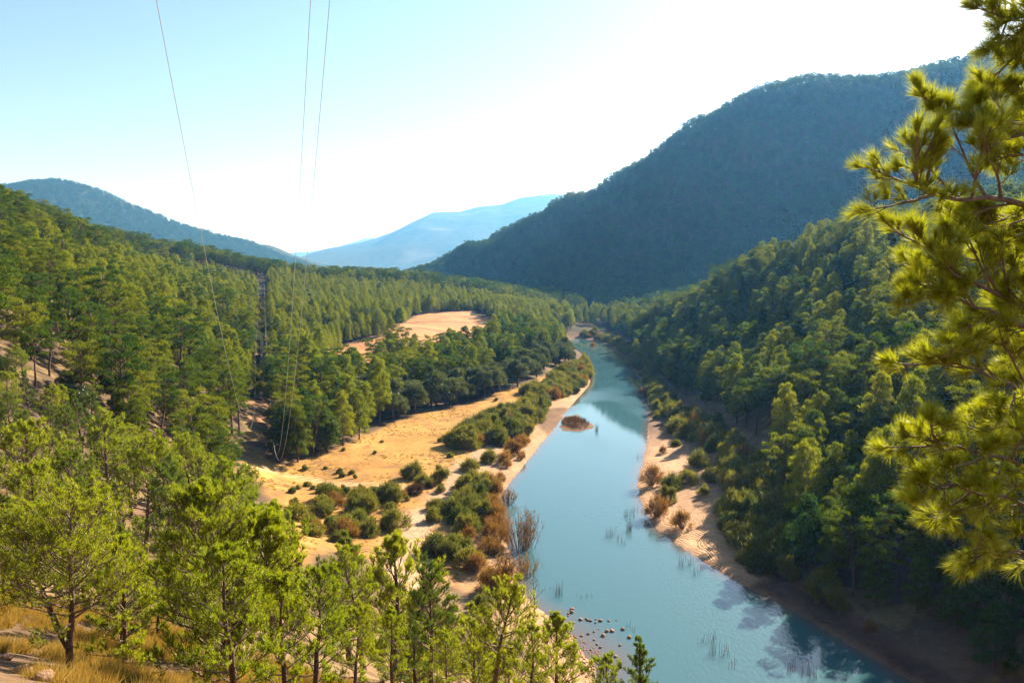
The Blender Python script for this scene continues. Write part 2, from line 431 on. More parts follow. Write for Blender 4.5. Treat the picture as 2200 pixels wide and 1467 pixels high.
def water_material():
    m, nt, out = mat_new('river_water')
    at = N(nt, 'ShaderNodeAttribute', attribute_name='depth')
    ge = N(nt, 'ShaderNodeNewGeometry')
    col = mixrgb(nt, at.outputs['Fac'], (0.12, 0.085, 0.07), (0.044, 0.108, 0.120))
    b = N(nt, 'ShaderNodeBsdfPrincipled'); b.inputs['IOR'].default_value = 1.5
    nt.links.new(col, b.inputs['Base Color'])
    mp = N(nt, 'ShaderNodeMapping'); mp.inputs['Scale'].default_value = (1.0, 0.55, 1); mp.inputs['Rotation'].default_value = (0, 0, 0.4)
    nt.links.new(ge.outputs['Position'], mp.inputs[0])
    n1 = N(nt, 'ShaderNodeTexNoise'); n1.inputs['Scale'].default_value = 2.2; n1.inputs['Detail'].default_value = 3; nt.links.new(mp.outputs[0], n1.inputs['Vector'])
    n2 = N(nt, 'ShaderNodeTexNoise'); n2.inputs['Scale'].default_value = 0.028; n2.inputs['Detail'].default_value = 2; nt.links.new(mp.outputs[0], n2.inputs['Vector'])
    wi = N(nt, 'ShaderNodeMapRange', interpolation_type='SMOOTHSTEP'); wi.inputs[1].default_value = .42; wi.inputs[2].default_value = .62; wi.inputs[3].default_value = .012; wi.inputs[4].default_value = .14
    nt.links.new(n2.outputs[0], wi.inputs[0])
    ro = N(nt, 'ShaderNodeMapRange'); ro.inputs[1].default_value = .012; ro.inputs[2].default_value = .14; ro.inputs[3].default_value = .02; ro.inputs[4].default_value = .08
    nt.links.new(wi.outputs[0], ro.inputs[0]); nt.links.new(ro.outputs[0], b.inputs['Roughness'])
    bp = N(nt, 'ShaderNodeBump'); bp.inputs['Distance'].default_value = 0.3
    nt.links.new(wi.outputs[0], bp.inputs['Strength'])
    nt.links.new(n1.outputs[0], bp.inputs['Height']); nt.links.new(bp.outputs[0], b.inputs['Normal'])
    nt.links.new(b.outputs[0], out.inputs[0])
    return m
M['ground'] = ground_material()
M['water'] = water_material()

# ------------------------------------------------------------------ areas of the land (outlines measured on the ground)
OPEN_LEFT = world_poly([(540, 1003), (600, 1000), (660, 992), (720, 968), (780, 938), (850, 906), (910, 888), (960, 880), (1050, 852), (1110, 833), (1160, 812), (1220, 788), (1262, 768)]) 
OPEN_LEFT = np.concatenate([OPEN_LEFT, np.array([PZ(*p)[:2] for p in RIV_L[::-1] if 760 < p[1] < 1420]), world_poly([(1190, 1380), (1110, 1320), (980, 1260), (880, 1245), (790, 1200), (700, 1175), (640, 1215), (612, 1210), (600, 1140), (590, 1080), (560, 1040)])])
OPEN_RIGHT = np.concatenate([np.array([PZ(*p)[:2] for p in RIV_R]), world_poly([(2120, 1490), (1985, 1412), (1850, 1345), (1765, 1282), (1700, 1228), (1690, 1110), (1680, 1030), (1655, 975), (1590, 920), (1520, 880), (1450, 838), (1410, 795), (1375, 755), (1330, 715), (1285, 700), (1235, 694)])])
FIELD = world_poly([(858, 714), (872, 690), (900, 676), (960, 671), (1042, 668), (1050, 686), (1010, 700), (960, 709), (905, 713)])
FIELD2 = world_poly([(690, 757), (740, 742), (800, 728), (840, 720), (838, 738), (822, 750), (760, 757)])
BEACH = world_poly([(1392, 985), (1415, 955), (1440, 945), (1470, 985), (1545, 1040), (1575, 1110), (1590, 1160), (1640, 1240), (1590, 1256), (1530, 1220), (1470, 1184), (1408, 1138), (1380, 1090), (1372, 1040)])
FRONT1 = np.array([PZ(835, 722, 8)[:2], PZ(1055, 690, 9)[:2], PZ(1052, 690, 9)[:2] * .72, PZ(850, 722, 8)[:2] * .74])
FRONT2 = np.array([PZ(690, 757, 8)[:2], PZ(838, 738, 8)[:2], PZ(835, 738, 8)[:2] * .80, PZ(700, 757, 8)[:2] * .80])
PYL = np.array([-79.2, 253.0])     # nearer pylon
PYL2 = np.array([-151.0, 486.0])   # pylon up the clearing
CLEAR = np.array([PYL + (PYL - PYL2) * 0.35, PYL, PYL2])
TRACK = np.array([ground_at(*p)[:2] for p in ((545, 1005), (590, 1012), (640, 1027), (700, 1036), (760, 1042), (830, 1042), (890, 1052))])
TRACK2 = np.array([ground_at(*p)[:2] for p in ((1120, 870), (1040, 980), (1005, 1015), (975, 1050), (945, 1085), (905, 1120), (880, 1160), (862, 1210), (850, 1260))])

# ------------------------------------------------------------------ ground sheet
def axis(fine0, fine1, step, lo, hi, growth, maxstep=400):
    a = list(np.arange(fine0, fine1, step)); s = step
    while a[-1] < hi: s = min(s * growth, maxstep); a.append(a[-1] + s)
    b = []; s = step; v = fine0
    while v > lo: s = min(s * growth, maxstep); v -= s; b.append(v)
    return np.array(b[::-1] + a)
xs = axis(-62, 66, 0.75, -9000, 9000, 1.032)
ys = [-90.0]
while ys[-1] < 16000:
    y_ = ys[-1]; ys.append(y_ + (3.0 if y_ < 0 else 0.55 + 0.0042 * y_ + max(0, y_ - 1700) * 0.03))
ys = np.array(ys)
X, Y = np.meshgrid(xs, ys)
xf, yf = X.ravel(), Y.ravel()
SD = river_sd(xf, yf)
Z = height(xf, yf, SD)
GV = np.stack([xf, yf, Z], 1)
nx, ny = len(xs), len(ys)
ii = np.arange(nx * ny).reshape(ny, nx)
GF = np.stack([ii[:-1, :-1], ii[:-1, 1:], ii[1:, 1:], ii[1:, :-1]], -1).reshape(-1, 4)
gme = mesh_np('ground', GV, GF, [M['ground']], smooth=True)
col = np.tile(np.array([0.115, 0.075, 0.045]), (len(xf), 1))         # forest litter
nz = fbm(xf / 14, yf / 14, 4)
nz2 = fbm(xf / 3.5 + 9, yf / 3.5, 4)
def paint(mask, c):
    global col
    mask = np.clip(mask, 0, 1)[:, None]; col = col * (1 - mask) + np.array(c)[None] * mask
paint((yf < 140) * np.clip(nz * 4 + .2, 0, 1) * .7, (0.20, 0.115, 0.065))
paint((nz2 > 0.08) * (yf < 300) * 0.8, (0.22, 0.15, 0.06))
near = (np.abs(xf) < 400) & (yf > 20) & (yf < 700)
def soft_in(poly, edge=2.5, wob=2.0):
    r = np.zeros(len(xf)); x = xf[near]; y = yf[near]
    d = seg_dist(x, y, poly, True); s = np.where(in_poly(x, y, poly), d, -d) + nz2[near] * wob * 2
    r[near] = np.clip(s / edge + .5, 0, 1); return r
ol = soft_in(OPEN_LEFT); orr = soft_in(OPEN_RIGHT)
paint(ol, (0.40, 0.205, 0.054))
paint(ol * np.clip(nz * 5 + .15, 0, 1) * .8, (0.43, 0.245, 0.066))
paint(ol * np.clip(nz2 * 5 - .1, 0, 1) * .75, (0.22, 0.12, 0.045))
paint(ol * np.clip(fbm(xf / 22 + 3, yf / 22, 4) * 6 - .4, 0, 1) * .7, (0.29, 0.155, 0.062))
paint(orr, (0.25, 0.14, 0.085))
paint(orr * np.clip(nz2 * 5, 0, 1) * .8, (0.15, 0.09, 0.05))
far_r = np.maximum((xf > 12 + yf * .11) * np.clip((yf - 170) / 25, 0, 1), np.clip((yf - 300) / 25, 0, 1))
paint(far_r * np.maximum(orr, (SD < 25) * (yf > 320)), (0.13, 0.08, 0.055))  # bare dirt instead of sand, with the far bank's shade darkened into its colour
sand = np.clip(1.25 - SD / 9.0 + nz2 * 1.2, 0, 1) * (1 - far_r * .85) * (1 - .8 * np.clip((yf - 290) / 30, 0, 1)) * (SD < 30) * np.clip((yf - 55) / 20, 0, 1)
paint(orr * np.clip((84 - (yf - xf * .9)) / 14, 0, 1) * .95, (0.085, 0.045, 0.030))  # shade of the lower right bank painted into the dirt colour
paint(sand * (1 - np.clip((82 - (yf - xf * .9)) / 12, 0, 1) * (xf > 12)), (0.42, 0.25, 0.14))  # pale sand held off where the bank's shade is painted in
paint(soft_in(BEACH, 3, 2), (0.43, 0.255, 0.14))
tr2 = np.zeros(len(xf)); tr2[near] = np.clip(1.4 - seg_dist(xf[near], yf[near], TRACK2, False) / 3.0 + nz2[near] * 1.5, 0, 1)
paint(tr2, (0.42, 0.27, 0.165))
tr = np.zeros(len(xf)); dtr = seg_dist(xf[near], yf[near], TRACK, False); tr[near] = np.clip(1.5 - np.abs(dtr - .75) / .45, 0, 1)
paint(tr * .7, (0.54, 0.38, 0.22))
slope = ((yf < 88) & (yf > 24) & (xf < 7) & (xf > -30)) * np.clip(.75 + nz2 * 2.5, 0, 1) * np.clip((SD - 4) / 6, 0, 1)
paint(slope * .85, (0.22, 0.14, 0.07))
f1 = np.maximum(soft_in(FIELD, 3, 3), soft_in(FRONT1, 3, 3)); f2 = np.maximum(soft_in(FIELD2, 3, 3), soft_in(FRONT2, 3, 3))
paint(f1, (0.47, 0.24, 0.105)); paint(f2, (0.45, 0.205, 0.085))
paint(f1 * (np.sin((yf - xf * .12) / 3.2 + nz * 5) > .82) * .6, (0.25, 0.13, 0.075))
dcl = np.full(len(xf), 99.0); dcl[near] = seg_dist(xf[near], yf[near], CLEAR, False)
paint((dcl < 3) * (yf < 262) * np.clip(nz2 * 5 + .1, 0, 1), (0.34, 0.18, 0.09))
wet = np.clip(1 - SD / 0.5, 0, 1) * (SD < 2)
paint(wet * .6, (0.24, 0.14, 0.085))
ie = ((xf - ISL[0]) / 5.5) ** 2 + ((yf - ISL[1]) / 12.0) ** 2
paint(np.clip(4.0 - ie, 0, 1) * (Z > -.05), (0.17, 0.10, 0.055))
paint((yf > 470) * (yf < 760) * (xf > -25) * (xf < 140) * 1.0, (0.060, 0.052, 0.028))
paint(np.clip((yf - 700) / 300, 0, 1) * .8, (0.075, 0.075, 0.030))
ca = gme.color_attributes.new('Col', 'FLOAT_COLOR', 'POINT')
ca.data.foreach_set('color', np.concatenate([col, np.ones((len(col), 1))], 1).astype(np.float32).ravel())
sa = gme.attributes.new('strand', 'FLOAT', 'POINT')
strand = np.clip(1.6 - SD / 9, 0, 1) * (SD > 0) * (xf > 10) * np.clip((yf - 92) / 15, 0, 1) * np.clip((150 - yf) / 25, 0, 1) * np.clip(.75 + nz2 * 2, 0, 1) + np.clip(1.3 - SD / 3, 0, 1) * (SD > 0) * (xf <= 10) * .6
sa.data.foreach_set('value', strand.astype(np.float32))
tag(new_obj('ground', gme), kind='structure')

# river sheet
wx = np.arange(rivs[:, 0].min() - 4, rivs[:, 0].max() + 4, 1.0); wy = np.arange(rivs[:, 1].min() - 3, rivs[:, 1].max() + 4, 1.6)
WX, WY = np.meshgrid(wx, wy); wsd = river_sd(WX.ravel(), WY.ravel())
wi_ = np.arange(WX.size).reshape(WX.shape)
WF = np.stack([wi_[:-1, :-1], wi_[:-1, 1:], wi_[1:, 1:], wi_[1:, :-1]], -1).reshape(-1, 4)
WF = WF[(wsd[WF] < 3.0).any(1)]
used = np.unique(WF); remap = np.full(WX.size, -1); remap[used] = np.arange(len(used))
wme = mesh_np('river', np.stack([WX.ravel(), WY.ravel(), np.zeros(WX.size)], 1)[used], remap[WF], [M['water']], smooth=True)
da = wme.attributes.new('depth', 'FLOAT', 'POINT')
wdep = -wsd[used]
spit = PZ(1240, 1400)[:2]
sh = np.hypot(WX.ravel()[used] - spit[0], WY.ravel()[used] - spit[1])
lim = 2.0 + 7.0 * np.exp(-(sh / 9.0) ** 2)
da.data.foreach_set('value', np.clip(wdep / lim + fbm(WX.ravel()[used] / 4, WY.ravel()[used] / 4, 3) * .5, 0, 1).astype(np.float32))
tag(new_obj('river', wme), kind='structure')

# ------------------------------------------------------------------ far mountains
def far_mountain(name, sky_px, Yridge, depth_front, depth_back, base_z, mat, rough, nxn=260, nyn=90, tree=6, spur=1.0, seed=0):
    px = np.array([p[0] for p in sky_px], float); py = np.array([p[1] for p in sky_px], float)
    xr = (px - 1100) / FPX * Yridge
    zr = np.array([P(a, b, Yridge)[2] for a, b in zip(px, py)]) - tree
    gx = np.linspace(xr[0], xr[-1], nxn); zz = np.interp(gx, xr, zr)
    gt = np.concatenate([np.linspace(-1, 0, nyn), np.linspace(0, 1, nyn // 3)[1:]])
    if tree: zz = zz + fbm(gx / 140 + seed, gx * 0, 4) * 26
    Xg, Tg = np.meshgrid(gx, gt); Zr = np.interp(Xg, gx, zz)
    Yg = Yridge + np.where(Tg < 0, Tg * depth_front, Tg * depth_back)
    prof = np.where(Tg < 0, 1 - np.abs(Tg) ** 1.15, 1 - Tg ** 1.3)
    Hh = base_z + (Zr - base_z) * prof
    s = rough * np.clip(np.abs(Tg) * 2.5, 0, 1) * np.clip(1.15 - np.abs(Tg), 0, 1)
    ridged = 0.5 - np.abs(fbm(Xg / (rough * 9) + seed, Yg / (rough * 16), 4)) * 2
    Hh = Hh + s * (ridged * 1.1 * spur + fbm(Xg / (rough * 3.2), Yg / (rough * 3.2), 4) * 0.9)
    Hh = np.where(np.abs(Tg) >= 1, base_z - 30, Hh)
    V = np.stack([Xg, Yg, Hh], -1).reshape(-1, 3)
    n_, m_ = Xg.shape[1], Xg.shape[0]
    q = np.arange(n_ * m_).reshape(m_, n_)
    F = np.stack([q[:-1, :-1], q[:-1, 1:], q[1:, 1:], q[1:, :-1]], -1).reshape(-1, 4)
    me = mesh_np(name, V, F, [mat], smooth=True)
    return tag(new_obj(name, me), kind='structure'), (gx, gt, Xg, Yg, Hh)
def mountain_material(name, c1, c2, rock, scale, amount):
    m, nt, out = mat_new(name)
    ge = N(nt, 'ShaderNodeNewGeometry')
    n1 = N(nt, 'ShaderNodeTexNoise'); n1.inputs['Scale'].default_value = scale; n1.inputs['Detail'].default_value = 8; n1.inputs['Roughness'].default_value = .7
    n2 = N(nt, 'ShaderNodeTexNoise'); n2.inputs['Scale'].default_value = scale * .12; n2.inputs['Detail'].default_value = 6
    nt.links.new(ge.outputs['Position'], n1.inputs['Vector']); nt.links.new(ge.outputs['Position'], n2.inputs['Vector'])
    mr = N(nt, 'ShaderNodeMapRange'); mr.inputs[1].default_value = .35; mr.inputs[2].default_value = .65; nt.links.new(n1.outputs[0], mr.inputs[0])
    c = mixrgb(nt, mr.outputs[0], c1, c2)
    mr2 = N(nt, 'ShaderNodeMapRange'); mr2.inputs[1].default_value = .62 - amount * .2; mr2.inputs[2].default_value = .72 - amount * .2; nt.links.new(n2.outputs[0], mr2.inputs[0])
    c = mixrgb(nt, mr2.outputs[0], c, rock)
    b = N(nt, 'ShaderNodeBsdfDiffuse'); nt.links.new(c, b.inputs[0])
    bp = N(nt, 'ShaderNodeBump'); bp.inputs['Distance'].default_value = 3.0; bp.inputs['Strength'].default_value = .8
    nt.links.new(n1.outputs[0], bp.inputs['Height']); nt.links.new(bp.outputs[0], b.inputs['Normal'])
    nt.links.new(b.outputs[0], out.inputs[0]); return m
MM1 = mountain_material('wooded_mountain', (0.045, 0.055, 0.020), (0.075, 0.080, 0.035), (0.10, 0.09, 0.07), 0.09, 0.0)
MM2 = mountain_material('distant_mountain', (0.05, 0.06, 0.035), (0.09, 0.09, 0.06), (0.13, 0.12, 0.10), 0.02, 0.2)
mount_l, ML = far_mountain('mountain', [(-420, 470), (-160, 430), (25, 402), (75, 402), (140, 388), (215, 408), (300, 450), (380, 478), (430, 492), (490, 508), (540, 522), (600, 545), (640, 560), (700, 580), (760, 597)],
                           3400, 1500, 900, 12, MM1, 120, seed=3)
mount_c, MC = far_mountain('mountain', [(600, 600), (690, 566), (740, 540), (800, 522), (860, 498), (900, 474), (935, 456), (990, 455), (1030, 444), (1080, 440), (1120, 425), (1180, 417), (1230, 420), (1330, 400), (1500, 390), (1800, 420)],
                           8000, 2800, 2400, 10, MM2, 130, tree=0, seed=11)
mount_d, MD = far_mountain('mountain', [(400, 600), (560, 560), (640, 545), (690, 541), (740, 530), (800, 510), (850, 520), (950, 560), (1100, 600)],
                           13000, 2500, 2500, 0, MM2, 200, tree=0, seed=23)

# ------------------------------------------------------------------ tree builders (each gives trunk and crown triangles, base at the origin)
def curve_pts(p0, d0, L, bend, n, rng, wob=0.06):
    pts = [np.array(p0, float)]; d = unit(d0)
    for i in range(n):
        d = unit(d + np.array(bend) / n + rng.normal(size=3) * wob)
        pts.append(pts[-1] + d * L / n)
    return np.array(pts)
def at_t(pts, t):
    k = t * (len(pts) - 1); i = min(int(k), len(pts) - 2); f = k - i
    return pts[i] * (1 - f) + pts[i + 1] * f
def tan_t(pts, t):
    k = t * (len(pts) - 1); i = min(int(k), len(pts) - 2); return unit(pts[i + 1] - pts[i])
def clump(mb, c, r, n, L, W, rng, up=0.5, flat=0.75, shell=0.45):
    d = unit(rng.normal(size=(n, 3))); d[:, 2] = np.where(d[:, 2] < -0.35, -d[:, 2] * .5, d[:, 2])
    rad = rng.uniform(shell, 1.0, (n, 1)) ** 0.7
    lump = 1 + 0.28 * np.sin(d[:, :1] * 5 + c[0] * 3) * np.cos(d[:, 1:2] * 5 + c[1] * 3)
    pos = np.asarray(c) + d * rad * lump * np.array([r, r, r * flat])
    dirs = d * .8 + rng.normal(size=(n, 3)) * .55 + np.array([0, 0, up])
    leaves(mb, pos, dirs, L * rng.uniform(.6, 1.2, n), W * rng.uniform(.7, 1.3, n), rng)
def mature_pine(seed, h=12.0, cb=0.42, R=2.7, n=21, per=300, L=.36, W=.125, flat=.60, dome=0.5, lean=.06, sides=6):
    rng = np.random.default_rng(seed); tr = MB(); cr = MB()
    top = np.array([rng.normal() * lean * h, rng.normal() * lean * h, h * .93])
    tp = np.array([[0, 0, -.6], [0, 0, h * .15], top * .45 + rng.normal(size=3) * .15, top * .75 + rng.normal(size=3) * .18, top]); tp[2][2] = h * .43; tp[3][2] = h * .72
    tube(tr, tp, np.array([.24, .20, .16, .10, .03]) * h / 12, sides)
    for i in range(n):
        t = (i + .5) / n; z = cb + (1 - cb) * t ** .85
        env = (1 - abs((z - (cb + (1 - cb) * .60)) / (1 - cb)) ** 2.2 * 1.75) if dome < 1 else 1 - ((z - cb) / (1 - cb)) ** 2 * .8
        env = max(env, .22)
        a = i * 2.399 + rng.uniform(-.5, .5); rr = R * env * rng.uniform(.55, 1.05)
        base = at_t(tp, min(.98, max(.3, z * .92)))
        c = np.array([base[0] + math.cos(a) * rr, base[1] + math.sin(a) * rr, h * z - .3 + rng.uniform(-.3, .3)])
        r = R * rng.uniform(.25, .43)
        clump(cr, c, r, int(per * (r / (R * .4)) ** 2), L, W, rng, .6, flat)
        mid = (base + c) / 2 + np.array([0, 0, -.25]); st = at_t(tp, min(.95, max(.25, z * .85)))
        tube(tr, np.array([st, mid, c]), np.array([.07, .05, .02]) * h / 12, 4, False)
    return tr, cr
def slender_pine(seed, h=9.0, cb=0.10, R=1.75, n=32, per=150, L=.32, W=.105, sides=5):
    rng = np.random.default_rng(seed); tr = MB(); cr = MB()
    top = np.array([rng.normal() * .02 * h, rng.normal() * .02 * h, h * .97])
    tp = np.array([[0, 0, -.5], [0, 0, h * .2], top * .6, top])
    tube(tr, tp, np.array([.17, .14, .08, .02]) * h / 9, sides)
    for i in range(n):
        t = (i + .5) / n; z = cb + (1 - cb) * t
        env = (1 - t) ** .50 * min(1, .66 + t * 2.2) + .08
        a = i * 2.399 + rng.uniform(-.4, .4); rr = R * env * rng.uniform(.55, 1.0)
        c = np.array([math.cos(a) * rr, math.sin(a) * rr, h * z]) + np.array([top[0], top[1], 0]) * z
        r = R * (.17 + .25 * env * rng.uniform(.6, 1.2))
        clump(cr, c, r, int(per * (.5 + env)), L, W, rng, 1.0, 1.05)
        if i % 2 == 0: tube(tr, np.array([[top[0] * z, top[1] * z, h * z - rr * .35], c]), [.035, .012], 3, False)
    return tr, cr
def oak(seed, h=8.0, R=3.4, n=30, per=260, L=.30, W=.20, sides=6):
    rng = np.random.default_rng(seed); tr = MB(); cr = MB()
    tube(tr, [[0, 0, -.5], [.1, 0, h * .25], [.1, .15, h * .5]], [.3, .24, .1], sides)
    for i in range(n):
        d = unit(rng.normal(size=3)); d[2] = abs(d[2]) * 1.35 - .5
        c = d * np.array([R, R, h * .5]) * rng.uniform(.45, .78) + np.array([0, 0, h * .42])
        clump(cr, c, R * rng.uniform(.26, .42), per, L, W, rng, .2, .85, .6)
        if i % 3 == 0: tube(tr, np.array([[.1, .1, h * .3], c]), [.09, .03], 4, False)
    return tr, cr
def bush_mesh(seed, h=2.4, R=1.7, n=24, per=130, L=.34, W=.10, spiky=1.0):
    rng = np.random.default_rng(seed); tr = MB(); cr = MB()
    for i in range(n):
        a = rng.uniform(0, 6.28); e = rng.uniform(.15, 1.0)
        d = np.array([math.cos(a) * math.sqrt(1 - e * e) * R, math.sin(a) * math.sqrt(1 - e * e) * R, e * h]) * rng.uniform(.62, .98)
        tube(tr, curve_pts([d[0] * .08, d[1] * .08, -.25], [d[0], d[1], h * .8], np.linalg.norm(d) * .95, [0, 0, .1], 3, rng), [.045, .035, .025, .01], 4, False)
        c = d * .82; m = int(per * rng.uniform(.6, 1.2)); r = R * rng.uniform(.20, .34)
        pos = c + rng.normal(size=(m, 3)) * r * np.array([.5, .5, .55]); pos[:, 2] = np.maximum(pos[:, 2], .05)
        leaves(cr, pos, unit(d)[None] * .9 * spiky + rng.normal(size=(m, 3)) * .5 + np.array([0, 0, .5]), L * rng.uniform(.6, 1.4, m), W, rng)
    return tr, cr
def fan(tw, tp, axis_pts, L, rng, ntw, twl, up, flatness, lead=0.25, sub=3, rad=.012, side_ref=None, tuft_step=.09, depth_squash=1.0):
    """side twigs along a branch, each with twiglets; gathers tuft places (tp: list of pos, dir)"""
    for k in range(ntw):
        s = lead + (1 - lead) * (k + rng.uniform(.2, .8)) / ntw
        p = at_t(axis_pts, min(s, .999)); tg = tan_t(axis_pts, min(s, .999))
        r = rng.normal(size=3); r[2] *= flatness; r[2] += up * .6; r[1] *= depth_squash
        sd_ = unit(r - tg * (r @ tg))
        ang = math.radians(rng.uniform(28, 62)) * (1.1 - .5 * s)
        d = unit(tg * math.cos(ang) + sd_ * math.sin(ang)); l = twl * (1.15 - .65 * s) * rng.uniform(.65, 1.2)
        q = curve_pts(p, d, l, np.array([0, 0, up * .55]) + tg * .3, 4, rng, .09)
        tube(tw, q, np.linspace(rad, rad * .45, 5), 4, False)
        tp.append((q[-1], q[-1] - q[-2]))
        for j in range(sub):
            t = rng.uniform(.3, .97); pp = at_t(q, t); g = tan_t(q, t)
            r = rng.normal(size=3); r[2] += up * .5; r = unit(r - g * (r @ g)); d2 = unit(g * .8 + r * rng.uniform(.45, .9))
            l2 = l * rng.uniform(.25, .5)
            q2 = curve_pts(pp, d2, l2, np.array([0, 0, up * .6]), 2, rng, .1)
            tube(tw, q2, np.linspace(rad * .6, rad * .35, 3), 3, False)
            tp.append((q2[-1], q2[-1] - q2[-2]))
            if l2 > tuft_step * 2: tp.append((at_t(q2, .55), q2[1] - q2[0]))
    tp.append((axis_pts[-1], axis_pts[-1] - axis_pts[-2]))
def near_pine(seed, h=6.0, cb=.25, R=1.8, shape='round', nb=32, ntw=9, sub=4, k=15, nl=.19, nw=.020, lean=(0, 0), forks=0, up=.9):
    """near pine: trunk triangles, list of limb triangles, crown triangles"""
    rng = np.random.default_rng(seed); trunk = MB(); limbs = []; cr = MB(); tp = []
    stems = [(np.array([lean[0] * h, lean[1] * h, h]), 0.0, 1.0)]
    for f in range(forks):
        a = rng.uniform(0, 6.28) if f else .2
        stems.append((np.array([lean[0] * h + math.cos(a) * R * .95, lean[1] * h + math.sin(a) * R * .4, h * .86]), .16, .8))
    for si, (top, f0, sz) in enumerate(stems):
        b = np.array([0, 0, -.5]) if si == 0 else np.array([lean[0], lean[1], 1]) * h * f0
        t_ = np.linspace(0, 1, 8)[:, None]
        path = b * (1 - t_) + top * t_ + np.concatenate([fbm(t_ * 3 + seed, t_ + si, 2), fbm(t_ * 3, t_ + seed + si, 2), t_ * 0], 1) * h * .10 * np.sin(t_ * math.pi)
        if si: path += (np.array([top[0], top[1], 0]) * .35) * np.sin(t_ * math.pi)
        tube(trunk, path, np.linspace(.028, .004, 8) * h * sz, 7)
        m = int(nb * sz)
        for i in range(m):
            t = (i + .5) / m; z = cb + (1 - cb) * t
            prof = {'round': math.sin(math.pi * min(1, .18 + t * .80)) ** .7, 'cone': (1 - t) ** .75 * .95 + .10, 'umbrella': .55 + .45 * math.sin(math.pi * (.35 + t * .6))}[shape]
            a = i * 2.399 + rng.uniform(-.4, .4) + si
            L = R * prof * rng.uniform(.75, 1.15) * (1 if si == 0 else .75)
            el = math.radians(5 + 45 * t + rng.uniform(-8, 12))
            st = at_t(path, z)
            ax = curve_pts(st, [math.cos(a) * math.cos(el), math.sin(a) * math.cos(el), math.sin(el)], max(L, .35), [0, 0, .5 * up], 5, rng, .08)
            lb = MB(); tube(lb, ax, np.linspace(.0075, .002, 6) * h * (1.1 - .6 * t), 5, False)
            fan(lb, tp, ax, L, rng, ntw, max(L * .55, .3), up, .7, .22, sub, .0016 * h + .003)
            limbs.append(lb)
    pos = np.array([t[0] for t in tp]); dr = np.array([t[1] for t in tp])
    needles(cr, pos, unit(dr) + np.array([0, 0, .25]), k, nl, nw, 1.0, rng)
    return trunk, limbs, cr

def proto2(name, tc, fm, bm):
    tr, cr = tc
    tv, tf = tr.arrays(); cv, cf = cr.arrays()
    j = mesh_np(name + '_whole', np.concatenate([tv, cv]), np.concatenate([tf, cf + len(tv)]), [bm, fm], np.concatenate([np.zeros(len(tf)), np.ones(len(cf))]))
    r = np.percentile(np.hypot(cv[:, 0], cv[:, 1]), 92)
    return dict(trunk=tr.mesh(name + '_trunk', bm, True), crown=cr.mesh(name + '_crown', fm), whole=j, h=float(cv[:, 2].max()), z0=float(np.percentile(cv[:, 2], 4)), r=float(r))
def light2(name, tc, fm, bm):
    tr, cr = tc; tv, tf = tr.arrays(); cv, cf = cr.arrays()
    return mesh_np(name, np.concatenate([tv, cv]), np.concatenate([tf, cf + len(tv)]), [bm, fm], np.concatenate([np.zeros(len(tf)), np.ones(len(cf))]))
PROTO = {}
PROTO['pine'] = [proto2('pine_%d' % i, mature_pine(100 + i, *a), M[m], M['bark']) for i, (a, m) in enumerate([
    ((12, .40, 2.8, 21), 'pine'), ((12.5, .50, 3.1, 20), 'dark_pine'), ((11, .34, 2.6, 23), 'pine'), ((13, .48, 2.8, 19), 'dark_pine'), ((10, .30, 2.6, 21), 'pine'), ((11.5, .45, 2.9, 22), 'pine')])]
PROTO['slender'] = [proto2('slender_%d' % i, slender_pine(200 + i, *a), M['slender'], M['bark']) for i, a in enumerate([(9, .10, 1.9), (10, .16, 1.8), (8, .08, 2.0), (9.5, .20, 2.15), (7.5, .12, 1.9)])]
PROTO['ever'] = [proto2('ever_%d' % i, slender_pine(250 + i, *a, 30, 260, .34, .12), M[m], M['bark']) for i, (a, m) in enumerate([((11, .14, 2.7), 'pine'), ((12, .20, 2.5), 'slender'), ((10, .12, 2.7), 'dark_pine'), ((11.5, .22, 2.3), 'slender'), ((10.5, .25, 2.6), 'pine')])]
PROTO['stone'] = [proto2('stone_%d' % i, mature_pine(300 + i, 11, .62, 4.2, 34, 300, .36, .16, .5, 1.0, .02), M['dark_pine'], M['bark']) for i in range(2)]
PROTO['oak'] = [proto2('oak_%d' % i, oak(320 + i, *a), M['oak'], M['bark']) for i, a in enumerate([(8, 3.4), (7, 3.0), (9, 3.3)])]
PROTO['bush'] = [proto2('bush_%d' % i, bush_mesh(340 + i, *a), M[m], M['twig']) for i, (a, m) in enumerate([((3.0, 2.1, 26, 170), 'bush'), ((2.6, 2.3, 28, 170), 'bush'), ((3.5, 2.0, 26, 170), 'bush')])]
PROTO['brown'] = [proto2('brown_%d' % i, bush_mesh(350 + i, 3.2, 1.9, 32, 90, .45, .055, 1.5), M['brown_bush'], M['twig']) for i in range(2)]
PROTO['mound'] = [proto2('mound_%d' % i, bush_mesh(355 + i, 1.6, 1.9, 26, 130, .4, .05, .6), M['mound'], M['twig']) for i in range(1)]
FAR_PINE = [light2('far_pine_%d' % i, mature_pine(400 + i, 9.5, .25, 2.9, 12, 26, 1.1, .65, .8, .5, .04, 3), M['mount'], M['bark']) for i in range(4)]

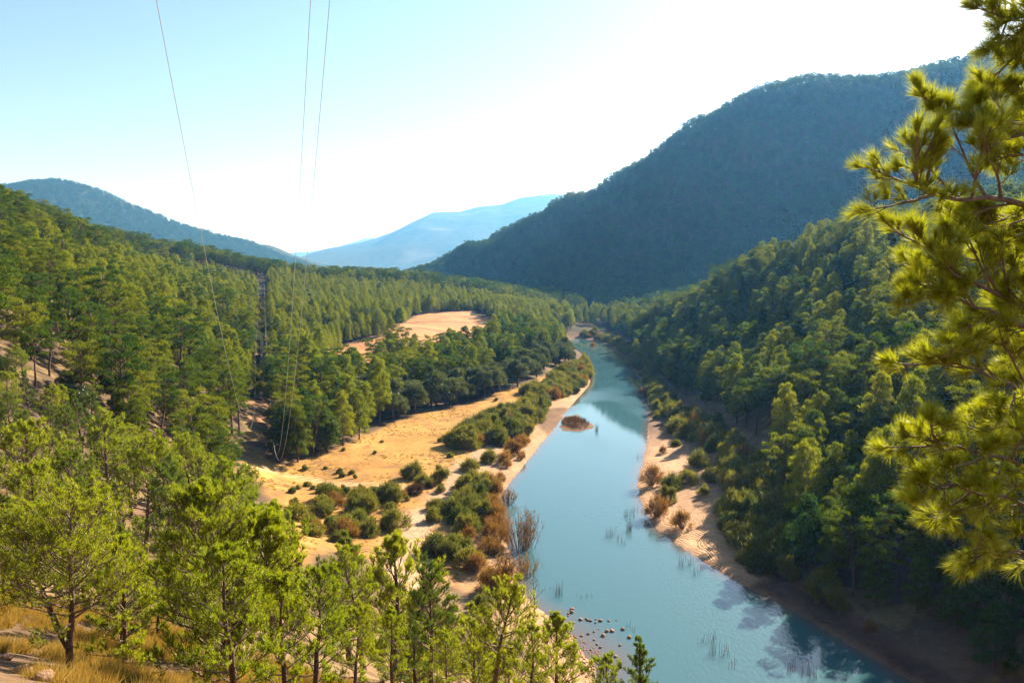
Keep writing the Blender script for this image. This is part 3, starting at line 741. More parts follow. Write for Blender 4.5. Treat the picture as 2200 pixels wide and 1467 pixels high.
# ------------------------------------------------------------------ where the trees stand
def corridor_x(y): return PYL[0] + (y - PYL[1]) * (PYL2[0] - PYL[0]) / (PYL2[1] - PYL[1])
def jitter_grid(x0, x1, y0, y1, s, rng, jit=.42):
    nx_, ny_ = int((x1 - x0) / s), int((y1 - y0) / (s * .87))
    gx, gy = np.meshgrid(np.arange(nx_), np.arange(ny_))
    x = x0 + (gx + .5 * (gy % 2)) * s + rng.uniform(-jit, jit, gx.shape) * s; y = y0 + gy * s * .87 + rng.uniform(-jit, jit, gx.shape) * s
    return x.ravel(), y.ravel()
trees = []                         # rows: kind, variant, x, y, z, scale, rotation, lean
def add_trees(kind, x, y, lo, hi, zone, nvar=None):
    z = height(x, y)
    for i in range(len(x)):
        trees.append([kind, int(RNG.integers(len(PROTO[kind]))), float(x[i]), float(y[i]), float(z[i]), float(RNG.uniform(lo, hi)), float(RNG.uniform(0, 6.28)), zone])
def in_view(x, y, z, ml=160, mr=160):
    px, py, d = project(np.stack([x, y, z + 8], 1)); return (px > -ml) & (px < 2200 + mr) & (y > 5)
def not_open(x, y):
    return ~((np.hypot(x - PYL[0] - 1, y - PYL[1] + 10) < 10) | in_poly(x, y, FRONT1) | in_poly(x, y, FRONT2) | in_poly(x, y, OPEN_LEFT) | in_poly(x, y, OPEN_RIGHT) | in_poly(x, y, FIELD) | in_poly(x, y, FIELD2) | in_poly(x, y, rivs)) & (river_sd(x, y) > 5)
# left hillside
x, y = jitter_grid(-330, -20, 62, 520, 5.4, RNG)
cxx = corridor_x(y); sl = (x > cxx - 52 - 25 * vnoise(x / 40, y / 40)) & (y > 185) & (vnoise(x / 30 + 7, y / 30) > .25)
m = (x < cxx - 4) & not_open(x, y) & in_view(x, y, height(x, y)) & ~sl & ((y > 105) | (x < -30)) & (vnoise(x / 17, y / 17) > .07)
kk = RNG.random(len(x)); m1 = m & (kk < .68); m2 = m & (kk >= .68) & (kk < .88); m3 = m & (kk >= .88)
add_trees('pine', x[m1], y[m1], .60, 1.25, 'left hillside')
add_trees('ever', x[m2], y[m2], .55, 1.05, 'left hillside')
add_trees('oak', x[m3], y[m3], .5, .9, 'left hillside')
x, y = jitter_grid(-260, -60, 175, 540, 3.7, RNG, .35)
cxx = corridor_x(y); sl = (x > cxx - 52 - 25 * vnoise(x / 40, y / 40)) & (y > 185) & (vnoise(x / 30 + 7, y / 30) > .25)
m = (x < cxx - 4) & not_open(x, y) & in_view(x, y, height(x, y)) & sl
kk = RNG.random(len(x)); a_, b_, c_ = m & (kk < .66), m & (kk >= .66) & (kk < .80), m & (kk >= .80) & (kk < .93)
add_trees('slender', x[a_], y[a_], .62, 1.22, 'left hillside')
add_trees('ever', x[b_], y[b_], .5, .95, 'left hillside')
add_trees('pine', x[c_], y[c_], .55, .95, 'left hillside')
# plantation between clearing and field
x, y = jitter_grid(-200, 40, 262, 590, 3.9, RNG, .33)
lim = 318 + (x + 62) * 1.55
m = (x > corridor_x(y) + 4) & not_open(x, y) & ((y > lim) | (x < -62)) & ~((x > 15) & (y < 470)) & in_view(x, y, height(x, y)) & (vnoise(x / 12, y / 12) > .12)
m &= ~((x > -30) & (y < 445 + (x + 30) * .3))
kk = RNG.random(len(x)); a_, b_ = m & (kk < .80), m & (kk >= .80) & (kk < .94)
add_trees('slender', x[a_], y[a_], .62, 1.2, 'plantation beside the clearing')
add_trees('ever', x[b_], y[b_], .5, .95, 'plantation beside the clearing')
# ridge of darker pines behind
x, y = jitter_grid(-330, 60, 590, 760, 6.2, RNG)
m = in_view(x, y, height(x, y))
add_trees('pine', x[m], y[m], .8, 1.15, 'far low ridge')
# wood on the knoll between meadow, field and river
x, y = jitter_grid(-80, 70, 158, 470, 5.2, RNG)
lim = 318 + (x + 62) * 1.55
m = not_open(x, y) & (x > corridor_x(y) + 3) & (y < np.minimum(lim, 455)) & ~((x < -66) & (y > 270)) & in_view(x, y, height(x, y)) & (river_sd(x, y) > 7) & ((x < 28) | (y > 262))
front = seg_dist(x, y, OPEN_LEFT, True) < 9
mo = m & front & (x > -32); mp = m & ~mo
add_trees('oak', x[mo], y[mo], .85, 1.3, 'wood by the meadow')
kk = RNG.random(len(x))
add_trees('ever', x[mp & (kk < .38)], y[mp & (kk < .38)], .85, 1.2, 'wood by the meadow')
add_trees('pine', x[mp & (kk >= .38) & (kk < .80)], y[mp & (kk >= .38) & (kk < .80)], .8, 1.1, 'wood by the meadow')
add_trees('oak', x[mp & (kk >= .80)], y[mp & (kk >= .80)], .8, 1.25, 'wood by the meadow')
# right hillside
x, y = jitter_grid(30, 330, 52, 520, 4.7, RNG, .4)
m = not_open(x, y) & in_view(x, y, height(x, y), 100, 420) & (river_sd(x, y) > 6) & (vnoise(x / 13, y / 13) > .13)
m &= ~((x < 60) & (y > 430))
kk = RNG.random(len(x))
add_trees('ever', x[m & (kk < .8)], y[m & (kk < .8)], .6, 1.15, 'right hillside')
add_trees('pine', x[m & (kk >= .8)], y[m & (kk >= .8)], .65, 1.15, 'right hillside')
x, y = jitter_grid(-20, 130, 492, 600, 6.0, RNG, .45)
m = (river_sd(x, y) > 4) & (height(x, y) < 22)
add_trees('ever', x[m], y[m], .45, .9, 'foot of the mountain')
# single trees picked out in the photograph
def put(kind, v, px, py, sc, zone, Y=None):
    g = ground_at(px, py); trees.append([kind, v, g[0], g[1], g[2], sc, random.uniform(0, 6.28), zone])
for (k, v, px, py, s) in (('stone', 0, 530, 745, .72), ('ever', 0, 640, 995, 1.05), ('ever', 2, 703, 972, .95), ('ever', 1, 737, 958, 1.0), ('slender', 0, 772, 945, 1.15), ('ever', 3, 665, 860, 1.35),
                          ('ever', 2, 610, 990, 1.0), ('oak', 1, 880, 885, 1.0), ('oak', 0, 800, 900, .95), ('oak', 2, 1020, 853, 1.0), ('oak', 0, 1072, 842, .95), ('stone', 1, 1140, 740, .85), ('slender', 2, 1368, 778, 1.1), ('slender', 1, 1940, 860, 1.1)):
    put(k, v, px, py, s, 'wood by the meadow' if px < 1250 else 'right hillside')
# bushes: clusters and single ones
def cluster(kind, pts, s, lo, hi, zone, jit=.4, p=1.0):
    w = world_poly(pts); x, y = jitter_grid(w[:, 0].min(), w[:, 0].max(), w[:, 1].min(), w[:, 1].max(), s, RNG, jit)
    m = in_poly(x, y, w) & (river_sd(x, y) > .4) & (RNG.random(len(x)) < p)
    b = m & (RNG.random(len(x)) < (.12 if kind == 'bush' else 0)); m &= ~b
    add_trees(kind, x[m], y[m], lo * .75, hi * 1.05, zone)
    if b.any(): add_trees('brown', x[b], y[b], lo * .6, hi * .9, zone)
cluster('bush', [(965, 958), (1010, 915), (1060, 898), (1150, 866), (1182, 876), (1165, 905), (1135, 940), (1060, 962), (1000, 975)], 3.3, .95, 1.55, 'left bank')
cluster('bush', [(615, 1085), (700, 1072), (800, 1050), (868, 1068), (880, 1100), (880, 1130), (830, 1150), (790, 1165), (700, 1170), (640, 1140)], 3.1, .6, 1.15, 'left bank', p=.8)
cluster('bush', [(1015, 1025), (1060, 1035), (1052, 1095), (1040, 1160), (985, 1170), (965, 1120), (985, 1060)], 2.7, .75, 1.25, 'left bank')
cluster('brown', [(1060, 1035), (1085, 1030), (1072, 1090), (1085, 1180), (1110, 1250), (1060, 1230), (1040, 1170), (1050, 1095)], 2.3, .8, 1.3, 'left bank')
cluster('bush', [(870, 1165), (940, 1150), (1040, 1180), (1060, 1230), (1000, 1225), (940, 1195), (880, 1190)], 3.0, .75, 1.15, 'left bank')
cluster('bush', [(1130, 850), (1180, 820), (1262, 776), (1268, 815), (1225, 850), (1170, 862)], 2.9, .85, 1.5, 'left bank', p=.9)
cluster('brown', [(1080, 985), (1150, 925), (1172, 935), (1130, 980), (1090, 1020)], 2.6, .6, 1.0, 'left bank', p=.7)
cluster('bush', [(1445, 872), (1560, 925), (1690, 1000), (1700, 1180), (1650, 1225), (1570, 1150), (1548, 1085), (1560, 1020), (1520, 965), (1450, 935)], 2.9, .9, 1.5, 'right bank', p=.93)
cluster('bush', [(1400, 800), (1440, 850), (1450, 900), (1420, 880), (1395, 840)], 2.8, .8, 1.4, 'right bank', p=.8)
cluster('bush', [(1310, 722), (1380, 765), (1420, 800), (1395, 800), (1350, 765), (1300, 732)], 3.4, .9, 1.4, 'right bank', p=.8)
cluster('bush', [(1345, 772), (1372, 800), (1395, 850), (1400, 905), (1430, 900), (1425, 850), (1395, 800), (1362, 768)], 3.0, .6, 1.2, 'right bank', p=.75)
cluster('bush', [(1240, 712), (1310, 712), (1330, 735), (1270, 728)], 5.0, .8, 1.4, 'right bank', p=.7)
cluster('bush', [(1690, 1235), (1765, 1240), (1860, 1300), (1990, 1365), (1960, 1400), (1840, 1345), (1740, 1285)], 3.0, .6, 1.1, 'right bank', p=.6)
cluster('bush', [(770, 1240), (900, 1262), (1010, 1282), (1085, 1335), (1100, 1400), (1060, 1460), (900, 1460), (770, 1380)], 2.8, .32, .75, 'slope below the viewpoint', p=.75)
cluster('brown', [(985, 1205), (1050, 1235), (1108, 1262), (1118, 1296), (1060, 1290), (1000, 1250)], 2.5, .6, 1.1, 'left bank', p=.8)
cluster('bush', [(1575, 1160), (1640, 1150), (1720, 1190), (1790, 1230), (1730, 1248), (1650, 1240), (1600, 1215)], 2.9, .8, 1.3, 'right bank', p=.8)
for (k, v, px, py, s) in (('bush', 0, 885, 1028, 1.15), ('bush', 2, 945, 1036, 1.05), ('bush', 1, 1008, 1012, 1.0), ('bush', 0, 1050, 995, .95), ('mound', 0, 890, 1060, .95), ('mound', 0, 925, 1050, .55), ('bush', 1, 912, 1042, .85),
                          ('bush', 2, 946, 1060, .55), ('bush', 1, 937, 1098, .8), ('bush', 0, 930, 1120, .75), ('bush', 1, 968, 984, .4), ('bush', 0, 946, 950, .4), ('mound', 0, 850, 1065, .6),
                          ('brown', 0, 1400, 1045, 1.45), ('bush', 0, 1440, 1050, 1.05), ('bush', 1, 1475, 1040, 1.0), ('brown', 1, 1412, 1112, 1.2), ('bush', 2, 1436, 1080, .9), ('brown', 0, 1465, 1135, 1.0), ('bush', 2, 1511, 1067, .7),
                          ('bush', 1, 1535, 1035, 1.1), ('bush', 0, 1500, 1005, 1.2), ('bush', 2, 1565, 1055, 1.1), ('bush', 1, 1560, 1105, 1.0), ('brown', 1, 1382, 850, 1.0), ('bush', 1, 1452, 958, .6), ('brown', 0, 1425, 975, .6),
                          ('bush', 2, 1400, 800, 1.6), ('brown', 1, 1275, 748, 1.1), ('bush', 0, 690, 1060, .5), ('bush', 2, 775, 1060, .5)):
    put(k, v, px, py, s, 'left bank' if px < 1290 else 'right bank')

# ------------------------------------------------------------------ near pines with needles: variants shared by several trees
NEAR = []
for i, (mt, a) in enumerate([('near', dict(h=6, cb=.10, R=1.8, shape='round')), ('near', dict(h=6, cb=.16, R=2.0, shape='round', lean=(.08, 0))), ('near_dark', dict(h=7, cb=.42, R=1.7, shape='umbrella', nb=28)),
                             ('near_dark', dict(h=7, cb=.15, R=1.8, shape='cone', nb=36)), ('near', dict(h=7, cb=.55, R=1.9, shape='umbrella', nb=26, lean=(.12, .02)))]):
    NEAR.append((near_pine(500 + i, **a), mt))
NEARP = []
for i, ((tr, lb, cr), mt) in enumerate(NEAR):
    NEARP.append(dict(trunk=tr.mesh('near_trunk', M['bark'], True), limbs=[l.mesh('near_limb', M['twig'], True) for l in lb], crown=cr.mesh('near_crown', M[mt]), top=float(np.percentile(cr.arrays()[0][:, 2], 99.3))))
def near_tree(v, x, y, z, s, rz, label, tilt=0, group=None, name='pine_tree'):
    p = NEARP[v]; e = new_obj(name, None, None, (x, y, z)); e.rotation_euler = (0, tilt, rz); e.scale = (s, s, s)
    new_obj('trunk', p['trunk'], e)
    tk = e.children[0]
    for l in p['limbs']: new_obj('limb', l, tk)
    new_obj('crown', p['crown'], e)
    return tag(e, label, 'pine tree', group or 'near pines on the slope below the viewpoint')
ORD = 'closest second third fourth fifth sixth seventh eighth ninth tenth eleventh twelfth thirteenth fourteenth fifteenth sixteenth seventeenth eighteenth nineteenth twentieth'.split()
TENS = {2: 'twenty', 3: 'thirty', 4: 'forty', 5: 'fifty', 6: 'sixty', 7: 'seventy', 8: 'eighty', 9: 'ninety'}
UN = 'first second third fourth fifth sixth seventh eighth ninth'.split()
def ordinal(n):                    # 1-based
    if n == 1: return ''
    if n <= 20: return ORD[n - 1] + '-'
    if n < 100:
        t, u = divmod(n, 10)
        return (TENS[t] + '-' + UN[u - 1] if u else TENS[t][:-1] + 'ieth') + '-'
    return '%dth-' % n
def h_at(px, Y):
    x = (px - 1100) / FPX * Y; return x, Y, h1(x, Y)
# (variant, px, distance, top py, rotation, tilt, label)
near_list = [
    (0, 235, 18.5, 1150, .3, 0, 'small bushy pine with dark upright trunk left of the twin-stemmed pine'),
    (1, 655, 21.0, 1222, 1.0, 0, 'dense yellow-green pine right of the twin-stemmed pine'),
    (0, 590, 15.5, 1290, 3.9, 0, 'low bright pine crowding the right foot of the twin-stemmed pine'),
    (1, 480, 13.0, 1330, 4.4, 0, 'low bright pine crown at bottom edge beneath twin-stemmed pine'),
    (4, 772, 42, 1175, 2.6, .10, 'pine with long slanting dark trunk left of the dark round-headed pine'),
    (2, 918, 40, 1205, 0.4, .0, 'dark green round-headed pine with straight bare trunk at bottom centre'),
    (4, 1045, 39, 1238, 0.0, .06, 'bright flat-topped pine with curved leaning trunk right of dark round-headed pine'),
    (1, 1150, 31, 1345, 2.0, 0, 'bushy yellow-green pine above the gravel spit at bottom edge'),
    (0, 1200, 36, 1318, 2.4, 0, 'small rounded pine top behind the bushy pine near the boulders'),
    (3, 1385, 27, 1368, 1.4, 0, 'dark pine top poking up at bottom edge over the water'),
    (1, 1310, 26, 1440, 1.4, 0, 'bright low pine tip at bottom edge left of dark pine top'),
    (3, 880, 47, 1318, .5, 0, 'short dark pine left of the straight bare trunk at bottom centre'),
    (1, 1000, 46, 1330, .9, 0, 'short bright pine between the dark round-headed pine and the leaning one'),
    (0, 1090, 44, 1392, .2, 0, 'low round pine right of the leaning trunk at bottom centre'),
    (3, 700, 34, 1290, 1.5, 0, 'dark low pine right of the dense yellow-green pine'),
    (0, 838, 52, 1148, 1.1, 0, 'light feathery pine standing at the lower end of the sandy track'),
    (3, 735, 56, 1140, 2.1, 0, 'dark leafy pine left of the feathery pine by the sandy track'),
    (1, 960, 33, 1400, 2.9, 0, 'low green pine between the dark round-headed and leaning pines'),
    (0, 830, 28, 1370, 1.9, 0, 'low bright pine at bottom edge left of dark round-headed trunk'),
    (1, 745, 25, 1330, 0.9, 0, 'low bright pine at bottom edge below the slanting trunk'),
    (3, 185, 33, 1030, .6, 0, 'dark green conical pine behind the spreading left-edge pine'),
    (2, 128, 46, 962, 2.8, 0, 'dark layered pine with bare lower trunk at left, above spreading pine'),
    (4, 285, 62, 935, .8, 0, 'flat-crowned pine in the dark gully, left of the gully centre'),
    (2, 345, 55, 990, .1, 0, 'yellow-topped round pine at the dark gully edge'),
    (4, 470, 58, 995, 1.8, .05, 'pine with rounded lit pads right of the dark gully'),
    (0, 570, 50, 1078, 1.2, 0, 'mid-green pine at the bottom corner of the golden meadow'),
    (3, 610, 55, 1120, 3.3, 0, 'dark conical pine below the meadow corner'),
    (3, 520, 66, 1032, 2.2, 0, 'dark conical pine at the near end of the meadow path'),
    (1, 30, 40, 1000, 1.2, 0, 'sunlit pine crown at left edge above the spreading pine'),
    (1, 60, 27, 1110, 5.2, 0, 'low spreading pine crown at left edge below the sunlit crown'),
    (0, 330, 38, 1150, 2.2, 0, 'green pine behind the left shoulder of the twin-stemmed pine'),
    (3, 560, 36, 1180, .2, 0, 'green pine behind the right shoulder of the twin-stemmed pine'),
    (2, 690, 47, 1200, 1.2, 0, 'round dark pine behind the dense yellow-green pine'),
    (1, 20, 60, 905, 1.2, 0, 'tall lit pine at left edge beside the grey dead trunks'),
    (4, 215, 75, 885, 2.0, 0, 'leaning pine above the dark layered pine at left'),
    (4, 410, 78, 930, 3.0, 0, 'flat-topped lit pine over the middle of the dark gully'),
]
placed = []
for (v, px, Y, top, rz, tilt, lab) in near_list:
    x, y, z = h_at(px, Y); zt = P(px, top, Y)[2]; s = (zt - z) / NEARP[v]['top']
    near_tree(v, x, y, z, float(np.clip(s, .45, 2.0)), rz, lab, tilt); placed.append((x, y))
# two pines of their own shape: the twin-stemmed one and the spreading one on the left edge
def own_pine(label, x, y, z, args, mt, rz=0):
    tr, lb, cr = near_pine(**args); sc = args['h'] / float(np.percentile(cr.arrays()[0][:, 2], 99.3))
    e = new_obj('pine_tree', None, None, (x, y, z)); e.rotation_euler = (0, 0, rz); e.scale = (sc, sc, sc)
    tk = new_obj('trunk', tr.mesh('trunk', M['bark'], True), e)
    for l in lb: new_obj('limb', l.mesh('limb', M['twig'], True), tk)
    new_obj('crown', cr.mesh('crown', M[mt]), e)
    tag(e, label, 'pine tree', 'near pines on the slope below the viewpoint'); placed.append((x, y))
x, y, z = h_at(415, 17.0)
own_pine('large sunlit pine with two slender stems rising at bottom left', x, y, z, dict(seed=611, h=P(400, 1040, 17)[2] - z, cb=.16, R=1.55, shape='round', nb=46, ntw=10, sub=5, k=17, nl=.13, nw=.011, forks=1, up=1.0), 'near', 0)
x, y, z = h_at(105, 14.5)
own_pine('spreading pine with dark forked trunk and fine bare twigs at left edge', x, y, z, dict(seed=617, h=P(40, 1030, 14.5)[2] - z, cb=.38, R=1.5, shape='umbrella', nb=36, ntw=10, sub=5, k=12, nl=.11, nw=.010, forks=1, up=.7, lean=(-.12, 0)), 'near', 2.6)
# more near pines scattered over the slope under and left of the listed ones
x, y = jitter_grid(-75, 2, 40, 112, 4.6, RNG, .45)
x_, y_ = jitter_grid(-30, 2, 15, 40, 2.9, RNG, .45)
x = np.concatenate([x, x_]); y = np.concatenate([y, y_])
zz = height(x, y); m = in_view(x, y, zz, 60, 0) & not_open(x, y) & ((project(np.stack([x, y, zz + 3], 1))[0] < 560) | (y < 26)) & ~((y < 20) & (x < -5.5)) & ~((y < 66) & (x > -2 - y * .25)) & ((x < -28) | (y < 84))
near_extra = []
for xx, yy, z_ in zip(x[m], y[m], zz[m]):
    if min(math.hypot(xx - a, yy - b) for a, b in placed) > (1.3 if yy < 40 else 3.0):
        near_extra.append((xx, yy, z_))
trees = [t for t in trees if not (t[3] < 112 and t[2] < 0 and t[0] in ('pine', 'slender', 'ever'))]

# ------------------------------------------------------------------ which trees show: a coarse depth picture, nearest first
SW, SH = 440, 294
K = SW / 2200.0
def terrain_depth():
    jx, jy = np.meshgrid((np.arange(SW) + .5) / K, (np.arange(SH) + .5) / K)
    u = (jx - 1100) / FPX; v = (733.5 - jy) / FPX
    dx, dy, dz = u, CP + v * SP, v * CP - SP
    buf = np.full((SH, SW), 1e9); open_ = np.ones((SH, SW), bool)
    for Yd in np.geomspace(5, 1600, 230):
        t = Yd / dy; x = dx * t; y = np.full_like(x, Yd); z = CAM_Z + dz * t
        hit = open_ & (z < base_height(x, y))
        buf[hit] = Yd; open_ &= ~hit
    return buf
zbuf = terrain_depth()
cover = np.zeros((SH, SW), bool)
order = sorted(range(len(trees)), key=lambda i: trees[i][3])
vis = np.zeros(len(trees))
tpx = np.zeros((len(trees), 2))
for i in order:
    k, v, x, y, z, s, r, zn = trees[i]; p = PROTO[k][v]
    ppx, ppy, dd = project(np.array([[x, y, z + (p['z0'] + p['h']) / 2 * s]])); px, py, d = ppx[0] * K, ppy[0] * K, dd[0]
    tpx[i] = (ppx[0], ppy[0])
    rx = p['r'] * s * FPX / d * K; ry = (p['h'] - p['z0']) / 2 * s * FPX / d * K
    x0, x1 = max(0, int(px - rx)), min(SW, int(px + rx) + 1); y0, y1 = max(0, int(py - ry)), min(SH, int(py + ry) + 1)
    if x0 >= x1 or y0 >= y1 or y < 4: continue
    gx, gy = np.meshgrid(np.arange(x0, x1) + .5, np.arange(y0, y1) + .5)
    el = ((gx - px) / max(rx, .5)) ** 2 + ((gy - py) / max(ry, .5)) ** 2 < 1
    free = el & ~cover[y0:y1, x0:x1] & (zbuf[y0:y1, x0:x1] > d - 3)
    frac = min(1.0, 4 * rx * ry / max(el.sum(), 1)) if el.sum() else 0
    vis[i] = free.sum() * (1 if el.sum() > 3 else frac)
    cover[y0:y1, x0:x1] |= el
KIND = {'pine': ('pine_tree', 'pine tree', 'broad-crowned pine'), 'slender': ('slender_pine', 'pine tree', 'slender light green pine'), 'ever': ('bushy_pine', 'pine tree', 'bushy pine'), 'stone': ('stone_pine', 'pine tree', 'umbrella pine'),
        'oak': ('oak_tree', 'oak tree', 'round grey-green oak'), 'bush': ('bush', 'bush', 'olive green bush'), 'brown': ('tamarisk_bush', 'bush', 'rusty brown feathery bush'), 'mound': ('dry_bush', 'bush', 'low mound of dry brown twigs')}
LIMIT = {'pine': 230, 'slender': 290, 'ever': 290, 'stone': 10, 'oak': 120, 'bush': 290, 'brown': 120, 'mound': 20}
MARKS = [('nearer power pylon', 572, 770), ('farther power pylon', 556, 622), ('ploughed tan field', 960, 690), ('small orange clearing before the field', 765, 745), ('reed islet', 1243, 905), ('flooded bare shrub', 1120, 1140), ('river boulders', 1280, 1340),
         ('far river bend', 1262, 738), ('sandy beach opposite the meadow', 1500, 1120), ('summit of the left mountain', 140, 390), ('top left end of the near hillside', 0, 400), ('wire loops over the ravine', 570, 990), ('dead grey trunks at left edge', 30, 950),
         ('meadow path', 640, 1030), ('lone meadow bush', 885, 1010), ('tip of the long front pine branch', 1850, 340), ('lowest hanging front pine twigs', 2050, 1190), ('gap between the two hills', 890, 620), ('near crest of the right hillside', 1850, 450), ('lower front pine spray', 1940, 960),
         ('foot of the big blue mountain', 1240, 690), ('narrow end of the meadow', 1130, 840), ('middle of the left hillside', 250, 650), ('left edge midway up', 0, 720), ('middle of the right hillside', 1600, 780), ('shadow edge on the right bank', 1690, 1000), ('crest of the low far ridge', 740, 595), ('top of the clearing', 545, 600),
         ('umbrella pine beside the clearing', 530, 690), ('reeds off the right beach', 1340, 1120), ('dark corner of the river', 1800, 1400), ('left end of the field', 870, 700), ('gravel spit', 1240, 1390), ('upper tip of the middle front branch', 1960, 500)]
mk = np.array([(a, b) for _, a, b in MARKS], float)
chosen = []
for k in KIND:
    idx = [i for i in range(len(trees)) if trees[i][0] == k and vis[i] >= (3.0 if k in ('pine', 'slender', 'ever') else 1.2)]
    idx.sort(key=lambda i: -vis[i]); idx = idx[:LIMIT[k]]
    if not idx: continue
    pp = tpx[idx]; D = np.hypot(pp[:, None, 0] - mk[None, :, 0], pp[:, None, 1] - mk[None, :, 1])
    rank = D.argsort(0).argsort(0)
    for j, i in enumerate(idx):
        a = int(np.argmin(D[j] + rank[j] * 4)); s = trees[i][5]
        size = 'tall ' if s > 1.05 else ('small ' if s < .8 else '')
        chosen.append((i, '%s%s on the %s, %sclosest to the %s' % (size, KIND[k][2], trees[i][7], ordinal(rank[j, a] + 1), MARKS[a][0])))
GRP = {'pine': 'broad-crowned pines', 'slender': 'slender pines', 'ever': 'bushy pines', 'stone': 'umbrella pines', 'oak': 'grey-green oaks', 'bush': 'green bushes on the river banks', 'brown': 'rusty bushes along the water', 'mound': 'dry mounds on the left bank'}
LIKE = {'left hillside': 'on the left hillside', 'right hillside': 'on the right hillside'}
chosen_set = set()
def short(l):
    if len(l.replace('-', '').replace(',', '').split()) > 15:
        a, b = l.split(', '); l = a.split(' on the ')[0] + ', ' + b
    return l
for i, lab in chosen:
    k, v, x, y, z, s, r, zn = trees[i]; p = PROTO[k][v]; chosen_set.add(i)
    lab = short(lab)
    lab = lab.replace('on the wood by the meadow', 'in the wood by the meadow').replace('on the plantation beside the clearing', 'in the plantation')
    e = new_obj(KIND[k][0], None, None, (x, y, z)); e.rotation_euler = (0, 0, r); e.scale = (s, s, s * (1 + .1 * math.sin(i)))
    new_obj('stems' if k in ('bush', 'brown', 'mound') else 'trunk', p['trunk'], e); new_obj('foliage' if k in ('bush', 'brown', 'mound') else 'crown', p['crown'], e)
    tag(e, lab, KIND[k][1], GRP[k])
nextra = []
for j, (x, y, z) in enumerate(near_extra):
    px, py, d = project(np.array([[x, y, z + 5]])); nextra.append((px[0], py[0]))
nextra = np.array(nextra)
for j, (x, y, z) in enumerate(near_extra):
    v = int(RNG.choice(5, p=[.12, .14, .26, .26, .22])) if y > 42 else int(RNG.integers(4)); s = float(RNG.uniform(.55, .95))
    D = np.hypot(nextra[:, 0][:, None] - mk[None, :, 0], nextra[:, 1][:, None] - mk[None, :, 1]); rank = D.argsort(0).argsort(0)
    a = int(np.argmin(D[j])); kind_ = ['green', 'leaning green', 'flat-topped dark', 'conical dark', 'leaning flat-topped'][v]
    if y > 78: s *= 1.2
    if y < 70:                     # keep below the tops of the listed pines
        capy = float(np.interp(nextra[j, 0], [-100, 0, 200, 400, 600, 800, 1000], [1040, 1060, 1110, 1150, 1220, 1330, 1400])) + float(RNG.uniform(0, 90))
        s = min(s, max(.28, (P(nextra[j, 0], capy, y)[2] - z) / NEARP[v]['top']))
    near_tree(v, x, y, z, s, float(RNG.uniform(0, 6.28)), short('%s pine on the near slope, %sclosest to the %s' % (kind_, ordinal(rank[j, a] + 1), MARKS[a][0])), float(RNG.normal() * .05), 'pines on the near left slope')

# ------------------------------------------------------------------ the rest of the woods, one mass each (nobody could count them)
def scatter_group(name, meshes, pts, rot, scl, idx, label, cat):
    lib = bpy.data.collections.new(name + '_kinds')
    for i, me in enumerate(meshes):
        lib.objects.link(bpy.data.objects.new('%s_kind_%02d' % (name, i), me))
    me = bpy.data.meshes.new(name); me.vertices.add(len(pts)); me.vertices.foreach_set('co', np.asarray(pts, np.float32).ravel())
    a = me.attributes.new('rz', 'FLOAT', 'POINT'); a.data.foreach_set('value', np.asarray(rot, np.float32))
    a = me.attributes.new('scl', 'FLOAT', 'POINT'); a.data.foreach_set('value', np.asarray(scl, np.float32))
    a = me.attributes.new('idx', 'INT', 'POINT'); a.data.foreach_set('value', np.asarray(idx, np.int32))
    ng = bpy.data.node_groups.new(name, 'GeometryNodeTree')
    ng.interface.new_socket('Geometry', in_out='INPUT', socket_type='NodeSocketGeometry'); ng.interface.new_socket('Geometry', in_out='OUTPUT', socket_type='NodeSocketGeometry')
    gi = ng.nodes.new('NodeGroupInput'); go = ng.nodes.new('NodeGroupOutput')
    ci = ng.nodes.new('GeometryNodeCollectionInfo'); ci.inputs['Collection'].default_value = lib; ci.inputs['Separate Children'].default_value = True; ci.inputs['Reset Children'].default_value = True
    ip = ng.nodes.new('GeometryNodeInstanceOnPoints'); ip.inputs['Pick Instance'].default_value = True
    def attr(nm, t):
        n = ng.nodes.new('GeometryNodeInputNamedAttribute'); n.data_type = t; n.inputs[0].default_value = nm
        return [o for o in n.outputs if o.enabled and o.name == 'Attribute'][0]
    cx = ng.nodes.new('ShaderNodeCombineXYZ')
    ng.links.new(attr('rz', 'FLOAT'), cx.inputs[2])
    ng.links.new(gi.outputs[0], ip.inputs['Points']); ng.links.new(ci.outputs[0], ip.inputs['Instance']); ng.links.new(attr('idx', 'INT'), ip.inputs['Instance Index'])
    ng.links.new(cx.outputs[0], ip.inputs['Rotation']); ng.links.new(attr('scl', 'FLOAT'), ip.inputs['Scale']); ng.links.new(ip.outputs[0], go.inputs[0])
    o = new_obj(name, me); md = o.modifiers.new('scatter', 'NODES'); md.node_group = ng
    return tag(o, label, cat, kind='stuff')
allm = []; mi = {}
for k in PROTO:
    for v, p in enumerate(PROTO[k]):
        mi[(k, v)] = len(allm); allm.append(p['whole'])
rest = [t for i, t in enumerate(trees) if i not in chosen_set]
for nm, kinds, lab, cat in (('pine_forest', ('pine', 'slender', 'ever', 'stone', 'oak'), 'dense mixed pine forest covering the hillsides beyond the river', 'forest'), ('bank_shrubbery', ('bush', 'brown', 'mound'), 'thick low shrubbery along both river banks', 'shrubbery')):
    rr = [t for t in rest if t[0] in kinds]
    if rr: scatter_group(nm, allm, [(t[2], t[3], t[4]) for t in rr], [t[6] for t in rr], [t[5] for t in rr], [mi[(t[0], t[1])] for t in rr], lab, cat)
